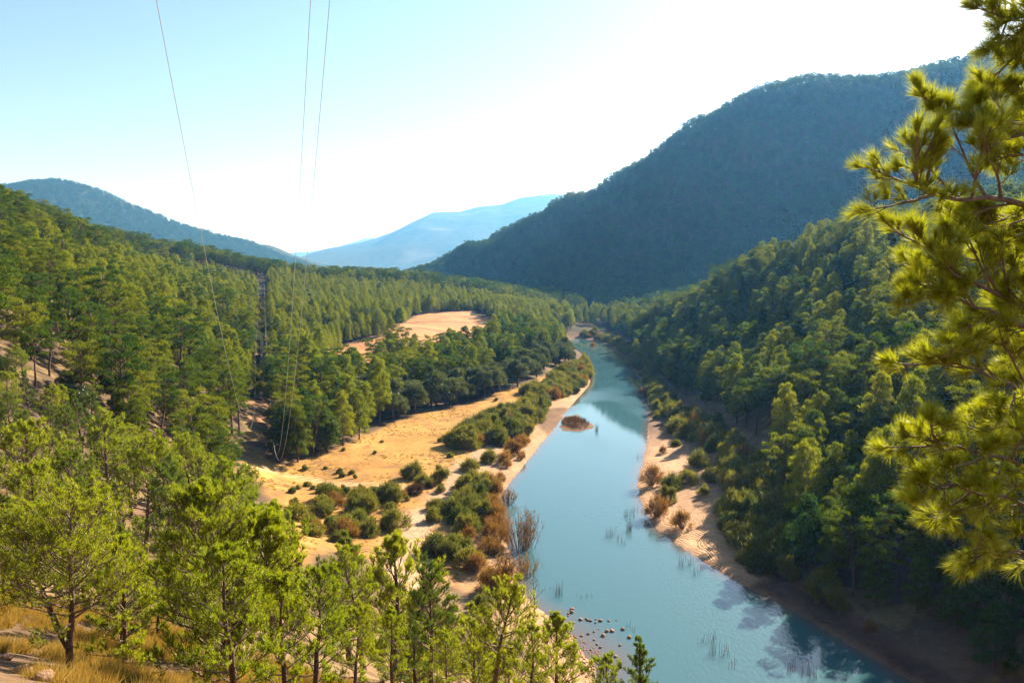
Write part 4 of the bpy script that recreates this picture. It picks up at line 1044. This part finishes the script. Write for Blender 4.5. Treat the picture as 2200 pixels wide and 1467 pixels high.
# big mountain
x, y = jitter_grid(-240, 760, 545, 1330, 6.6, RNG, .45)
z = height(x, y, np.full(x.shape, 60.0))
m = in_view(x, y, z, 40, 120) & (z > 7) & ~((x < 60) & (y < 770) & (z < 40))
px, py, d = project(np.stack([x, y, z + 9], 1)); m &= (px > 870)
x, y, z = x[m], y[m], z[m]
scatter_group('mountain_forest', FAR_PINE, np.stack([x, y, z], 1), RNG.uniform(0, 6.28, len(x)), RNG.uniform(.7, 1.2, len(x)), RNG.integers(0, 4, len(x)), 'dark pine forest over the big shaded mountain right of the valley', 'forest')
# far left mountain
gx, gt, Xg, Yg, Hh = ML
n = 24000
fi = RNG.uniform(0, Xg.shape[1] - 1.01, n); fj = RNG.uniform(8, len(np.linspace(-1, 0, 90)) + 3, n)
i0, j0 = fi.astype(int), fj.astype(int); u = fi - i0; w_ = fj - j0
lerp = lambda A: (A[j0, i0] * (1 - u) + A[j0, i0 + 1] * u) * (1 - w_) + (A[j0 + 1, i0] * (1 - u) + A[j0 + 1, i0 + 1] * u) * w_
pt = np.stack([lerp(Xg), lerp(Yg), lerp(Hh) - 1], 1)
keep = (fbm(pt[:, 0] / 60, pt[:, 1] / 60 + 3, 3) < .20) & in_view(pt[:, 0], pt[:, 1], pt[:, 2], 60, 0)
pt = pt[keep]; n = len(pt)
scatter_group('distant_forest', FAR_PINE, pt, RNG.uniform(0, 6.28, n), RNG.uniform(1.1, 2.2, n), RNG.integers(0, 4, n), 'speckled forest on the far bare-topped mountain at left', 'forest')
# wooded plain up the valley
n = 9000
yy = RNG.uniform(760, 2900, n); xx = RNG.uniform(-.30, .0, n) * yy
zz = height(xx, yy, np.full(n, 60.0)); pt = np.stack([xx, yy, zz], 1)
scatter_group('valley_forest', FAR_PINE, pt, RNG.uniform(0, 6.28, n), RNG.uniform(.7, 1.3, n), RNG.integers(0, 4, n), 'hazy woods on the plain at the far end of the valley', 'forest')

# ------------------------------------------------------------------ the front pine on the right: boughs reaching into the picture
def bough(parent, ctrl_pts, seed, ntw, twl, up, sub, k, rad0, sq=.6, nl=.125, nw=.0036, lead=.2):
    rng = np.random.default_rng(seed)
    pts = np.array([P(*c) for c in ctrl_pts])
    t = np.linspace(0, 1, len(pts)); tt = np.linspace(0, 1, 14)
    ax = np.stack([np.interp(tt, t, pts[:, i]) for i in range(3)], 1)
    for _ in range(2): ax[1:-1] = ax[1:-1] * .5 + (ax[:-2] + ax[2:]) * .25
    ax[1:-1] += rng.normal(size=ax[1:-1].shape) * .012
    mb = MB(); tp = []
    tube(mb, ax, np.linspace(rad0, rad0 * .25, len(ax)), 6)
    L = np.linalg.norm(np.diff(ax, axis=0), axis=1).sum()
    # secondary boughs, each with its own fan
    nsec = ntw
    for i in range(nsec):
        s = lead + (1 - lead) * (i + rng.uniform(.1, .9)) / nsec; s = min(s, .98)
        p = at_t(ax, s); tg = tan_t(ax, s)
        r = rng.normal(size=3); r[1] *= sq; r[2] += up * rng.uniform(.2, 1.0); r = unit(r - tg * (r @ tg))
        a = math.radians(rng.uniform(20, 58)); d = unit(tg * math.cos(a) + r * math.sin(a)); l = twl * (1.15 - .6 * s) * rng.uniform(.6, 1.15)
        q = curve_pts(p, d, l, np.array([0, 0, up * .35]), 6, rng, .07)
        tube(mb, q, np.linspace(rad0 * .42, .004, 7), 5, False)
        fan(mb, tp, q, l, rng, 6, l * .40, up, .8, .2, sub - 1, .0055, tuft_step=.07)
    fan(mb, tp, ax, L, rng, 5, twl * .4, up, .8, .7, sub, .0055)
    b = new_obj('bough', mb.mesh('bough', M['twig'], True), parent)
    nb = MB(); pos = np.array([t_[0] for t_ in tp]); dr = np.array([t_[1] for t_ in tp])
    needles(nb, pos, unit(dr), k, nl, nw, .85, rng)
    new_obj('needles', nb.mesh('needles', M['front']), b)
fx, fy = 5.35, 7.2
fz = h1(fx, fy)
front = new_obj('front_pine', None, None, (fx, fy, fz))
tag(front, 'large pine leaning into the picture at right edge with long needled boughs', 'pine tree')
inv = Matrix.Translation((-fx, -fy, -fz))
tmb = MB(); tube(tmb, [[0, 0, -.5], [.05, 0, 2], [-.05, .1, 5], [.1, 0, 8], [.1, .1, 11]], [.2, .17, .14, .10, .03], 9)
new_obj('trunk', tmb.mesh('trunk', M['bark'], True), front)
holder = front
class _W:                          # boughs are measured in world space; the parent inverse keeps them there
    pass
before = set(bpy.data.objects)
bough(front, [(2480, 520, 7.1), (2300, 470, 6.9), (2200, 432, 6.6), (2080, 428, 6.3), (2000, 420, 6.1), (1960, 365, 5.9)], 701, 15, .78, .62, 5, 34, .034)
bough(front, [(2450, 330, 7.2), (2330, 300, 7.0), (2200, 260, 6.7), (2100, 255, 6.5), (2010, 240, 6.4)], 702, 12, .62, .5, 5, 34, .028)
bough(front, [(2450, 180, 7.2), (2320, 150, 7.0), (2220, 120, 6.8), (2170, 130, 6.7)], 703, 8, .6, .5, 5, 34, .024)
bough(front, [(2480, 100, 7.6), (2340, 60, 7.4), (2220, 40, 7.2), (2120, 20, 7.0)], 704, 8, .55, .15, 3, 28, .02)
bough(front, [(2480, 800, 7.0), (2320, 720, 6.8), (2200, 660, 6.5), (2090, 600, 6.2), (2010, 545, 6.0)], 705, 14, .85, .45, 5, 34, .032)
bough(front, [(2470, 760, 6.6), (2300, 720, 6.5), (2180, 690, 6.3), (2060, 650, 6.1), (1975, 610, 6.0)], 706, 11, .65, .2, 5, 34, .026)
bough(front, [(2480, 960, 6.9), (2320, 880, 6.7), (2200, 830, 6.5), (2110, 800, 6.3), (2010, 765, 6.1)], 707, 11, .7, .2, 5, 34, .026)
bough(front, [(2480, 1130, 6.6), (2330, 1060, 6.4), (2200, 1000, 6.2), (2090, 970, 6.0), (1990, 945, 5.8)], 708, 13, .75, .25, 5, 34, .03)
bough(front, [(2480, 1200, 6.5), (2320, 1140, 6.3), (2200, 1080, 6.1), (2090, 1050, 5.9), (1990, 1035, 5.8)], 709, 11, .65, .05, 4, 32, .026)
bough(front, [(2480, 1260, 6.4), (2320, 1220, 6.2), (2230, 1180, 6.1), (2150, 1190, 6.0), (2090, 1180, 5.9)], 710, 7, .5, -.12, 3, 30, .018)
bough(front, [(2460, 60, 6.9), (2330, 40, 6.8), (2230, 30, 6.7), (2150, 50, 6.6)], 715, 9, .6, .3, 5, 34, .022)
bough(front, [(2460, 240, 7.3), (2340, 210, 7.2), (2240, 190, 7.1), (2170, 200, 7.0)], 716, 9, .6, .4, 5, 34, .022)
bough(front, [(2460, 560, 7.0), (2340, 520, 6.9), (2220, 490, 6.8), (2110, 480, 6.7)], 717, 9, .6, .3, 5, 34, .022)
bough(front, [(2440, 420, 7.6), (2330, 380, 7.5), (2240, 340, 7.3), (2150, 330, 7.2)], 711, 8, .6, .5, 5, 34, .022)
bough(front, [(2440, 620, 7.6), (2330, 580, 7.5), (2230, 540, 7.3), (2130, 520, 7.2)], 712, 9, .6, .4, 5, 34, .022)
bough(front, [(2440, 920, 7.5), (2330, 880, 7.4), (2230, 870, 7.2), (2120, 880, 7.1)], 713, 9, .6, .2, 5, 34, .022)
bough(front, [(2440, 760, 7.4), (2330, 740, 7.3), (2230, 750, 7.2), (2140, 740, 7.1)], 714, 8, .55, .2, 5, 34, .022)
for o in set(bpy.data.objects) - before:
    if o.name.startswith('bough'): o.matrix_parent_inverse = inv

# ------------------------------------------------------------------ pylons and wires
def pylon(x, y, label, h=12.0, rz=0.0):
    z = h1(x, y); e = new_obj('power_pylon', None, None, (x, y, z)); e.rotation_euler = (0, 0, rz)
    def lattice(cx):
        mb = MB()
        for sx in (-1, 1):
            for sy in (-1, 1):
                tube(mb, [[cx + sx * .38, sy * .38, -.4], [cx + sx * .2, sy * .2, h]], .045, 4)
        n = 9
        for i in range(n):
            a, b = i / n, (i + 1) / n; ra, rb = .38 - .18 * a, .38 - .18 * b
            for s in (-1, 1):
                tube(mb, [[cx - ra, s * ra, a * h], [cx + rb, s * rb, b * h]], .022, 3, False); tube(mb, [[cx + s * ra, -ra, a * h], [cx + s * rb, rb, b * h]], .022, 3, False)
        return mb
    new_obj('mast', lattice(0).mesh('mast', M['pylon']), e)
    mb = MB()
    for (xa, xb, zz) in ((-1.8, .1, h * .86), (-.1, 1.5, h * .99), (-.1, 1.7, h * .74)):
        tube(mb, [[xa, -.1, zz], [xb, -.1, zz]], .06, 4); tube(mb, [[xa, .1, zz], [xb, .1, zz]], .06, 4)
    new_obj('crossarm', mb.mesh('crossarm', M['pylon']), e)
    pts = []
    for (xx, zz) in ((-1.7, h * .86), (1.4, h * .99), (1.6, h * .74)):
        mb = MB(); tube(mb, [[xx, 0, zz], [xx, 0, zz - .2], [xx, 0, zz - .4], [xx, 0, zz - .6]], [.09, .13, .13, .06], 6); new_obj('insulator', mb.mesh('insulator', M['pylon']), e)
        pts.append((x + xx * math.cos(rz), y + xx * math.sin(rz), z + zz - .6))
    tag(e, label, 'power pylon', 'pylons along the clearing'); return pts
pa = pylon(PYL[0], PYL[1], 'slim grey lattice power pylon low in the forest clearing', 13.0)
pb = pylon(PYL2[0], PYL2[1], 'small far power pylon at the top of the forest clearing', 12.0)
# conductors: parabolas sagging from the nearer pylon up over the viewpoint, measured at three places each
wires = [(pa[0], pb[0], ((450, 580), (332, 0)), (34.0, 19.0), 'overhead wire crossing the sky alone at left'),
         (pa[2], pb[2], ((632, 590), (668, 0)), (43.0, 26.5), 'left one of the two close overhead wires in the sky'),
         (pa[1], pb[1], ((655, 590), (710, 0)), (41.0, 25.5), 'right one of the two close overhead wires in the sky')]
for A, B, pxs, Ys, lab in wires:
    A = np.array(A); q1 = P(*pxs[0], Ys[0]); q2 = P(*pxs[1], Ys[1])
    yy = np.concatenate([np.linspace(-45, 60, 46), np.linspace(63, A[1], 60)])
    def lag(c):
        y0, y1, y2 = A[1], q1[1], q2[1]; a, b, c_ = A[c], q1[c], q2[c]
        return a * (yy - y1) * (yy - y2) / ((y0 - y1) * (y0 - y2)) + b * (yy - y0) * (yy - y2) / ((y1 - y0) * (y1 - y2)) + c_ * (yy - y0) * (yy - y1) / ((y2 - y0) * (y2 - y1))
    # plan: one straight line fitted to the three places
    co = np.polyfit([A[1], q1[1], q2[1]], [A[0], q1[0], q2[0]], 1, w=[10, 3, 3])
    zz = lag(2); xx = np.polyval(co, yy)
    p1 = np.stack([xx, yy, zz], 1)
    p1[:, 2] = np.maximum(p1[:, 2], height(p1[:, 0], p1[:, 1]) + 2.5)
    t = np.linspace(0, 1, 24)[1:, None]; p2 = p1[-1] * (1 - t) + np.array(B) * t; p2[:, 2] -= (4 * t * (1 - t))[:, 0] * 3.0
    mb = MB(); pp = np.concatenate([p1, p2]); tube(mb, pp, .009 if 'alone' in lab else .012, 5, False)
    tag(new_obj('power_wire', mb.mesh('power_wire', M['wire'], True)), lab, 'wire', 'overhead wires')

# ------------------------------------------------------------------ rocks in the shallows
def rock_mesh(seed):
    rng = np.random.default_rng(seed); import bmesh
    bm = bmesh.new(); bmesh.ops.create_icosphere(bm, subdivisions=3, radius=1.0)
    ax = rng.normal(size=(7, 3)); ax = unit(ax); off = rng.uniform(.62, .95, 7)
    for v in bm.verts:
        p = np.array(v.co); 
        for a, o in zip(ax, off):
            d = p @ a
            if d > o: p = p - a * (d - o) * .85
        p *= 1 + .06 * math.sin(p[0] * 5 + seed) * math.cos(p[1] * 6 + p[2] * 4)
        v.co = p * np.array([1, .8, .68])
    me = bpy.data.meshes.new('rock'); bm.to_mesh(me); bm.free(); me.materials.append(M['rock'])
    me.polygons.foreach_set('use_smooth', [True] * len(me.polygons)); return me
RM = [rock_mesh(i) for i in range(4)]
rocks = [(650, 510, 62), (640, 547, 66), (600, 575, 36), (597, 607, 26), (757, 642, 60), (830, 640, 40), (850, 657, 44), (888, 665, 42), (950, 648, 30), (1008, 660, 56), (948, 690, 34), (625, 684, 48), (668, 690, 38), (985, 776, 22), (928, 805, 34),
         (1092, 793, 56), (1160, 788, 66), (1297, 770, 58), (1043, 845, 66), (1378, 870, 62), (768, 853, 46), (853, 830, 44), (967, 962, 40), (1007, 1003, 42), (1205, 1115, 54), (1037, 1190, 28), (883, 1335, 34), (1115, 665, 38), (1213, 660, 26), (1258, 975, 40), (890, 1037, 40), (930, 908, 36), (640, 860, 40), (690, 880, 34), (600, 850, 36)]
sc_ = 300 / 1782.0
big = sorted(range(len(rocks)), key=lambda i: -rocks[i][2])
sp = np.array([1240, 1390.0]); rp = np.array([(1120 + a * sc_, 1220 + b * sc_) for a, b, _ in rocks]); rk = np.hypot(*(rp - sp).T).argsort().argsort()
for i, (a, b, s) in enumerate(rocks):
    g = PZ(1120 + a * sc_, 1220 + (b + s * .25) * sc_, 0.0); w = s * sc_ * g[1] / FPX * .55
    hz = max(h1(g[0], g[1]), 0.0)
    o = new_obj('rock', RM[i % 4], None, (g[0], g[1], hz + w * .18)); o.rotation_euler = (RNG.uniform(-.2, .2), RNG.uniform(-.2, .2), RNG.uniform(0, 6.28)); o.scale = (w, w, w)
    tag(o, '%s reddish brown rock by the gravel spit, %sclosest to the spit tip' % ('large' if s > 54 else ('medium' if s > 39 else 'small'), ordinal(int(rk[i]) + 1)), 'rock', 'rocks in the shallows')
for j, (px, py, w, lab) in enumerate(((48, 1448, .16, 'dark angular rock in the dry grass at the bottom left corner'), (92, 1462, .2, 'biggest grey-brown rock on bare soil at the bottom left edge'), (150, 1452, .11, 'small rock on bare soil right of the biggest corner rock'), (14, 1418, .14, 'rock half hidden by dry grass at the left edge'))):
    g = ground_at(px, py); o = new_obj('rock', RM[j], None, (g[0], g[1], g[2] + .05)); o.scale = (w, w, w * .8); o.rotation_euler = (0, 0, j * 1.3); tag(o, lab, 'rock', 'rocks on the near slope')
def pebble_pts(poly, n):
    w = np.array([PZ(*p)[:2] for p in poly]); x = RNG.uniform(w[:, 0].min(), w[:, 0].max(), n); y = RNG.uniform(w[:, 1].min(), w[:, 1].max(), n)
    m = in_poly(x, y, w); x, y = x[m], y[m]; z = np.maximum(height(x, y), -.03); return np.stack([x, y, z], 1)
pp = pebble_pts([(1212, 1350), (1240, 1365), (1290, 1400), (1285, 1440), (1260, 1460), (1220, 1440), (1200, 1380)], 700)
scatter_group('gravel', RM, pp, RNG.uniform(0, 6.28, len(pp)), RNG.uniform(.03, .15, len(pp)), RNG.integers(0, 4, len(pp)), 'loose brown gravel strewn over the spit at the water edge', 'gravel')
w = world_poly([(1560, 1225), (1700, 1260), (1850, 1330), (2000, 1420), (2050, 1400), (1850, 1280), (1700, 1215), (1600, 1190)])
x = RNG.uniform(w[:, 0].min(), w[:, 0].max(), 600); y = RNG.uniform(w[:, 1].min(), w[:, 1].max(), 600); m = in_poly(x, y, w); pp = np.stack([x[m], y[m], height(x[m], y[m])], 1)
scatter_group('bank_gravel', RM, pp, RNG.uniform(0, 6.28, len(pp)), RNG.uniform(.03, .12, len(pp)), RNG.integers(0, 4, len(pp)), 'stones scattered over the shaded dirt bank at right', 'gravel')

# ------------------------------------------------------------------ reeds, flooded shrub, bare trees
def reed_mesh(seed, n, h, r):
    rng = np.random.default_rng(seed); mb = MB()
    for i in range(n):
        a = rng.uniform(0, 6.28); d = rng.uniform(0, 1) ** .6 * r; p = np.array([math.cos(a) * d * .6, math.sin(a) * d * 1.6, -.3]); hh = h * rng.uniform(.35, 1.1)
        q = p + np.array([rng.normal() * .14 * hh, rng.normal() * .14 * hh, hh + .3])
        tube(mb, [p, (p + q) / 2 + rng.normal(size=3) * .02, q], [.016, .013, .005], 3, False)
    return mb.mesh('reed', M['reed'])
RD = [reed_mesh(i, n, h, r) for i, (n, h, r) in enumerate([(26, 1.5, .8), (18, 1.2, .9), (34, 2.0, .7), (10, .8, .8)])]
reeds = [(1312, 1150, 0, 'thin reed clump in open water, left of the tall reeds'), (1352, 1140, 2, 'tallest dark reed clump standing in the water off the right beach'), (1335, 1165, 1, 'reed clump just below the tall reeds off the beach'),
         (1372, 1098, 1, 'short reed clump at the water edge behind the tall reeds'), (1352, 1110, 0, 'reed clump behind the tall reeds in open water'), (1473, 1215, 0, 'reeds in shallow water at the tip of the sunlit beach'), (1500, 1230, 1, 'reeds at the beach tip, nearer the shaded bank'),
         (1520, 1378, 1, 'thin reeds in shaded water, upper end of the slanting row'), (1545, 1405, 0, 'thin reeds in shaded water, middle of the slanting row'), (1575, 1430, 3, 'thin reeds in shaded water, lower end of the slanting row'),
         (1700, 1435, 1, 'thin reeds in dark water, left of the black reflection'), (1738, 1450, 0, 'thin reeds at the edge of the black reflection'), (1175, 1268, 3, 'few dead stalks in the water by the bare tree'), (1200, 1276, 0, 'broken dead stalks in the water right of the bare tree'),
         (1255, 1284, 3, 'sparse stalks in open water above the boulders'), (1375, 982, 1, 'dark reeds at the right shore below the narrows'), (1282, 925, 2, 'tall thin reeds at the right end of the islet'), (1355, 1350, 3, 'sparse stalks in water right of the boulders')]
for px, py, v, lab in reeds:
    g = PZ(px, py); o = new_obj('reed_clump', RD[v], None, (g[0], g[1], 0)); o.rotation_euler = (0, 0, RNG.uniform(0, 6)); tag(o, lab, 'reeds', 'reed clumps in the river')
for j in range(14):
    pass
isl = MB(); rng = np.random.default_rng(5)
for i in range(2000):
    a = rng.uniform(0, 6.28); d = math.sqrt(rng.uniform(0, 1)); p = np.array([math.cos(a) * d * 3.6, math.sin(a) * d * 8.2, 0.0]); hh = rng.uniform(.5, 1.7) * (1.1 - d * .6)
    p[2] = h1(ISL[0] + p[0], ISL[1] + p[1]) - .05 if i % 6 == 0 else .15 * (1 - d)
    q = p + np.array([rng.normal() * .15, rng.normal() * .15, hh]); tube(isl, [p, q], [.02, .006], 3, False)
tag(new_obj('reed_bed', isl.mesh('reed_bed', M['brown_bush']), None, (ISL[0], ISL[1], 0.05)), 'brown dry reed bed covering the small islet in mid river', 'reeds', kind=None)
def bare_tree(name, label, cat, px, py, H, R, n, leaf, seed, z=0.0, mat='twig', low=.12):
    rng = np.random.default_rng(seed); g = PZ(px, py, z); st = MB(); cr = MB(); lp = []; ld = []
    for i in range(n):
        a = rng.uniform(0, 6.28); e = rng.uniform(low, 1); d = np.array([math.cos(a) * R * e, math.sin(a) * R * e, H * rng.uniform(.55, 1.0) * (1.1 - .45 * e)]); b = np.array([math.cos(a), math.sin(a), 0]) * R * e * .45; b[2] = -.3
        q = curve_pts(b, d - b, np.linalg.norm(d - b), [0, 0, .25], 6, rng, .07); tube(st, q, np.linspace(.035, .008, 7), 4, False)
        for j in range(6):
            t = rng.uniform(.3, .95); p = at_t(q, t); g2 = tan_t(q, t); q2 = curve_pts(p, g2 + rng.normal(size=3) * .45, rng.uniform(.15, .4) * H * .5, [0, 0, .3], 3, rng, .12); tube(st, q2, np.linspace(.014, .005, 4), 3, False)
            for k in range(leaf): lp.append(at_t(q2, rng.uniform(.2, 1))); ld.append(g2 + rng.normal(size=3) * .6)
    e = new_obj(name, None, None, (g[0], g[1], max(h1(g[0], g[1]), -.4) if z else -.1)); new_obj('stems', st.mesh('stems', M[mat], True), e)
    if leaf:
        leaves(cr, np.array(lp), np.array(ld), .34, .06, rng); new_obj('foliage', cr.mesh('foliage', M['brown_bush']), e)
    tag(e, label, cat)
bare_tree('flooded_shrub', 'large bare reddish shrub standing in the river off the left bank', 'shrub', 1122, 1178, 6.2, 3.7, 95, 3, 31)
bare_tree('flooded_shrub', 'smaller bare shrub at the water edge, upstream of the large flooded shrub', 'shrub', 1092, 1082, 3.2, 2.0, 44, 3, 33)
bare_tree('flooded_shrub', 'bare reddish shrub in shallow water below the large flooded shrub', 'shrub', 1128, 1232, 3.0, 2.1, 44, 2, 34)
bare_tree('waterside_bush', 'orange-brown leafy bush leaning over the water below the flooded shrub', 'bush', 1085, 1262, 4.6, 2.2, 50, 16, 32, .6)
def dead_tree(label, px, py, z, H, seed, mat='dead', lean=(0, 0), nb=12):
    rng = np.random.default_rng(seed); g = ground_at(px, py) if z is None else PZ(px, py, z); e = new_obj('dead_tree', None, None, tuple(g)); tr = MB()
    q = curve_pts([0, 0, -.3], [lean[0], lean[1], 1], H, [0, 0, 0], 6, rng, .06); tube(tr, q, np.linspace(.028, .006, 7) * H * .8, 6); t0 = new_obj('trunk', tr.mesh('trunk', M[mat], True), e)
    for i in range(nb):
        t = .25 + .72 * i / nb; a = i * 2.4; p = at_t(q, t); q2 = curve_pts(p, [math.cos(a), math.sin(a), .8], H * .38 * (1.15 - t), [0, 0, .5], 4, rng, .12); lb = MB(); tube(lb, q2, np.linspace(.009, .002, 5) * H, 4, False)
        for j in range(4):
            p3 = at_t(q2, rng.uniform(.3, .95)); tube(lb, curve_pts(p3, q2[-1] - q2[0] + rng.normal(size=3) * .3 * H * .3, H * .12, [0, 0, .4], 2, rng, .1), [.005 * H * .6, .003, .002], 3, False)
        new_obj('limb', lb.mesh('limb', M[mat], True), t0)
    tag(e, label, 'dead tree', 'dead trees')
dead_tree('upright bare dead tree standing at the water edge above the gravel spit', 1149, 1300, .05, 4.3, 41, 'twig')
dead_tree('small forked dead bush on the sand left of the upright bare tree', 1126, 1312, .25, 2.4, 42, 'twig', (.2, 0), 9)
dead_tree('grey leaning dead trunk with bare limbs at left edge', 40, 1000, None, 7.0, 43, 'dead', (-.45, 0), 6)
dead_tree('pale bent dead trunk right of the leaning grey one', 62, 1005, None, 6.2, 44, 'dead', (-.2, .1), 4)
dead_tree('bare grey snag in the dark gully left of the meadow', 275, 1060, None, 5.0, 45, 'dead', (-.3, .2), 5)

# ------------------------------------------------------------------ dry grass on the near slope, tufts on the meadow
def tuft_mesh(seed, n, h, r, w=.012):
    rng = np.random.default_rng(seed); mb = MB(); a = rng.uniform(0, 6.28, n); d = rng.uniform(0, 1, n) * r
    pos = np.stack([np.cos(a) * d, np.sin(a) * d, np.full(n, -.03)], 1); dirs = np.stack([np.cos(a) * .5, np.sin(a) * .5, np.ones(n)], 1) + rng.normal(size=(n, 3)) * .25
    leaves(mb, pos, dirs, h * rng.uniform(.5, 1.1, n), w, rng); return mb.mesh('tuft', M['grass'])
TF = [tuft_mesh(i, 90, .38, .16) for i in range(4)]
x = RNG.uniform(-22, 4, 16000); y = RNG.uniform(5, 26, 16000); z = height(x, y); m = in_view(x, y, z, 60, 0) & (vnoise(x / 1.3, y / 1.3) > .40)
scatter_group('dry_grass', TF, np.stack([x[m], y[m], z[m]], 1), RNG.uniform(0, 6.28, m.sum()), RNG.uniform(.45, 1.2, m.sum()), RNG.integers(0, 4, m.sum()), 'straw-coloured dry grass on the near slope at lower left', 'grass')
TF2 = [tuft_mesh(20 + i, 60, .30, .22, .03) for i in range(3)]
x = RNG.uniform(-60, 30, 9000); y = RNG.uniform(95, 260, 9000); m = in_poly(x, y, OPEN_LEFT) & (river_sd(x, y) > 7) & (fbm(x / 9, y / 9, 3) > .0) & (seg_dist(x, y, TRACK2, False) > 3)
x, y = x[m], y[m]; z = height(x, y)
scatter_group('meadow_grass', TF2, np.stack([x, y, z], 1), RNG.uniform(0, 6.28, len(x)), RNG.uniform(.5, 1.3, len(x)), RNG.integers(0, 3, len(x)), 'short dry grass tufts over the golden meadow', 'grass')
low = [(628, 1062), (660, 1045), (672, 1052), (735, 1027), (755, 1020), (763, 1027), (738, 968), (700, 1008), (805, 975), (655, 1010), (820, 952), (875, 1075), (730, 1018), (690, 1050), (1066, 862), (640, 1052)]
lw = np.array(low, float)
for j, (px, py) in enumerate(low):
    g = ground_at(px, py); p = PROTO['bush'][j % 3]; s = float(RNG.uniform(.24, .42))
    e = new_obj('low_shrub', None, None, tuple(g)); e.scale = (s, s, s); e.rotation_euler = (0, 0, j); new_obj('stems', p['trunk'], e); new_obj('foliage', p['crown'], e)
    r = int((lw[:, 0].argsort().argsort())[j]) + 1
    tag(e, 'tiny isolated shrub on the golden meadow, %s from the left' % (UN[r - 1] if r < 10 else ORD[r - 1]), 'shrub', 'tiny meadow shrubs')
# rough scrub on the clearing under the wires
x = RNG.uniform(-170, -60, 5000); y = RNG.uniform(190, 490, 5000); d = np.abs(x - corridor_x(y)); m = (d < 4) & (RNG.random(5000) < .8)
x, y = x[m], y[m]; z = height(x, y)
scatter_group('clearing_scrub', [p['whole'] for p in PROTO['bush']], np.stack([x, y, z], 1), RNG.uniform(0, 6.28, len(x)), RNG.uniform(.4, .95, len(x)), RNG.integers(0, 3, len(x)), 'low grey-green scrub filling the clearing under the wires', 'scrub')

# ------------------------------------------------------------------ haze
hv = np.array([(sx, sy, sz) for sx in (-11000, 11000) for sy in (-300, 17500) for sz in (-45, 900)], float)
hf = [(0, 1, 3, 2), (4, 6, 7, 5), (0, 4, 5, 1), (2, 3, 7, 6), (0, 2, 6, 4), (1, 5, 7, 3)]
m, nt, out = mat_new('haze_air')
pv = N(nt, 'ShaderNodeVolumePrincipled'); pv.inputs['Color'].default_value = (0.14, 0.45, 1.0, 1); pv.inputs['Density'].default_value = HAZE; pv.inputs['Absorption Color'].default_value = (1, 1, 1, 1); pv.inputs['Anisotropy'].default_value = 0.4
nt.links.new(pv.outputs[0], out.inputs['Volume'])
tag(new_obj('haze', mesh_np('haze', hv, np.array(hf), [m])), 'pale blue haze filling the valley air', 'haze', kind='stuff')
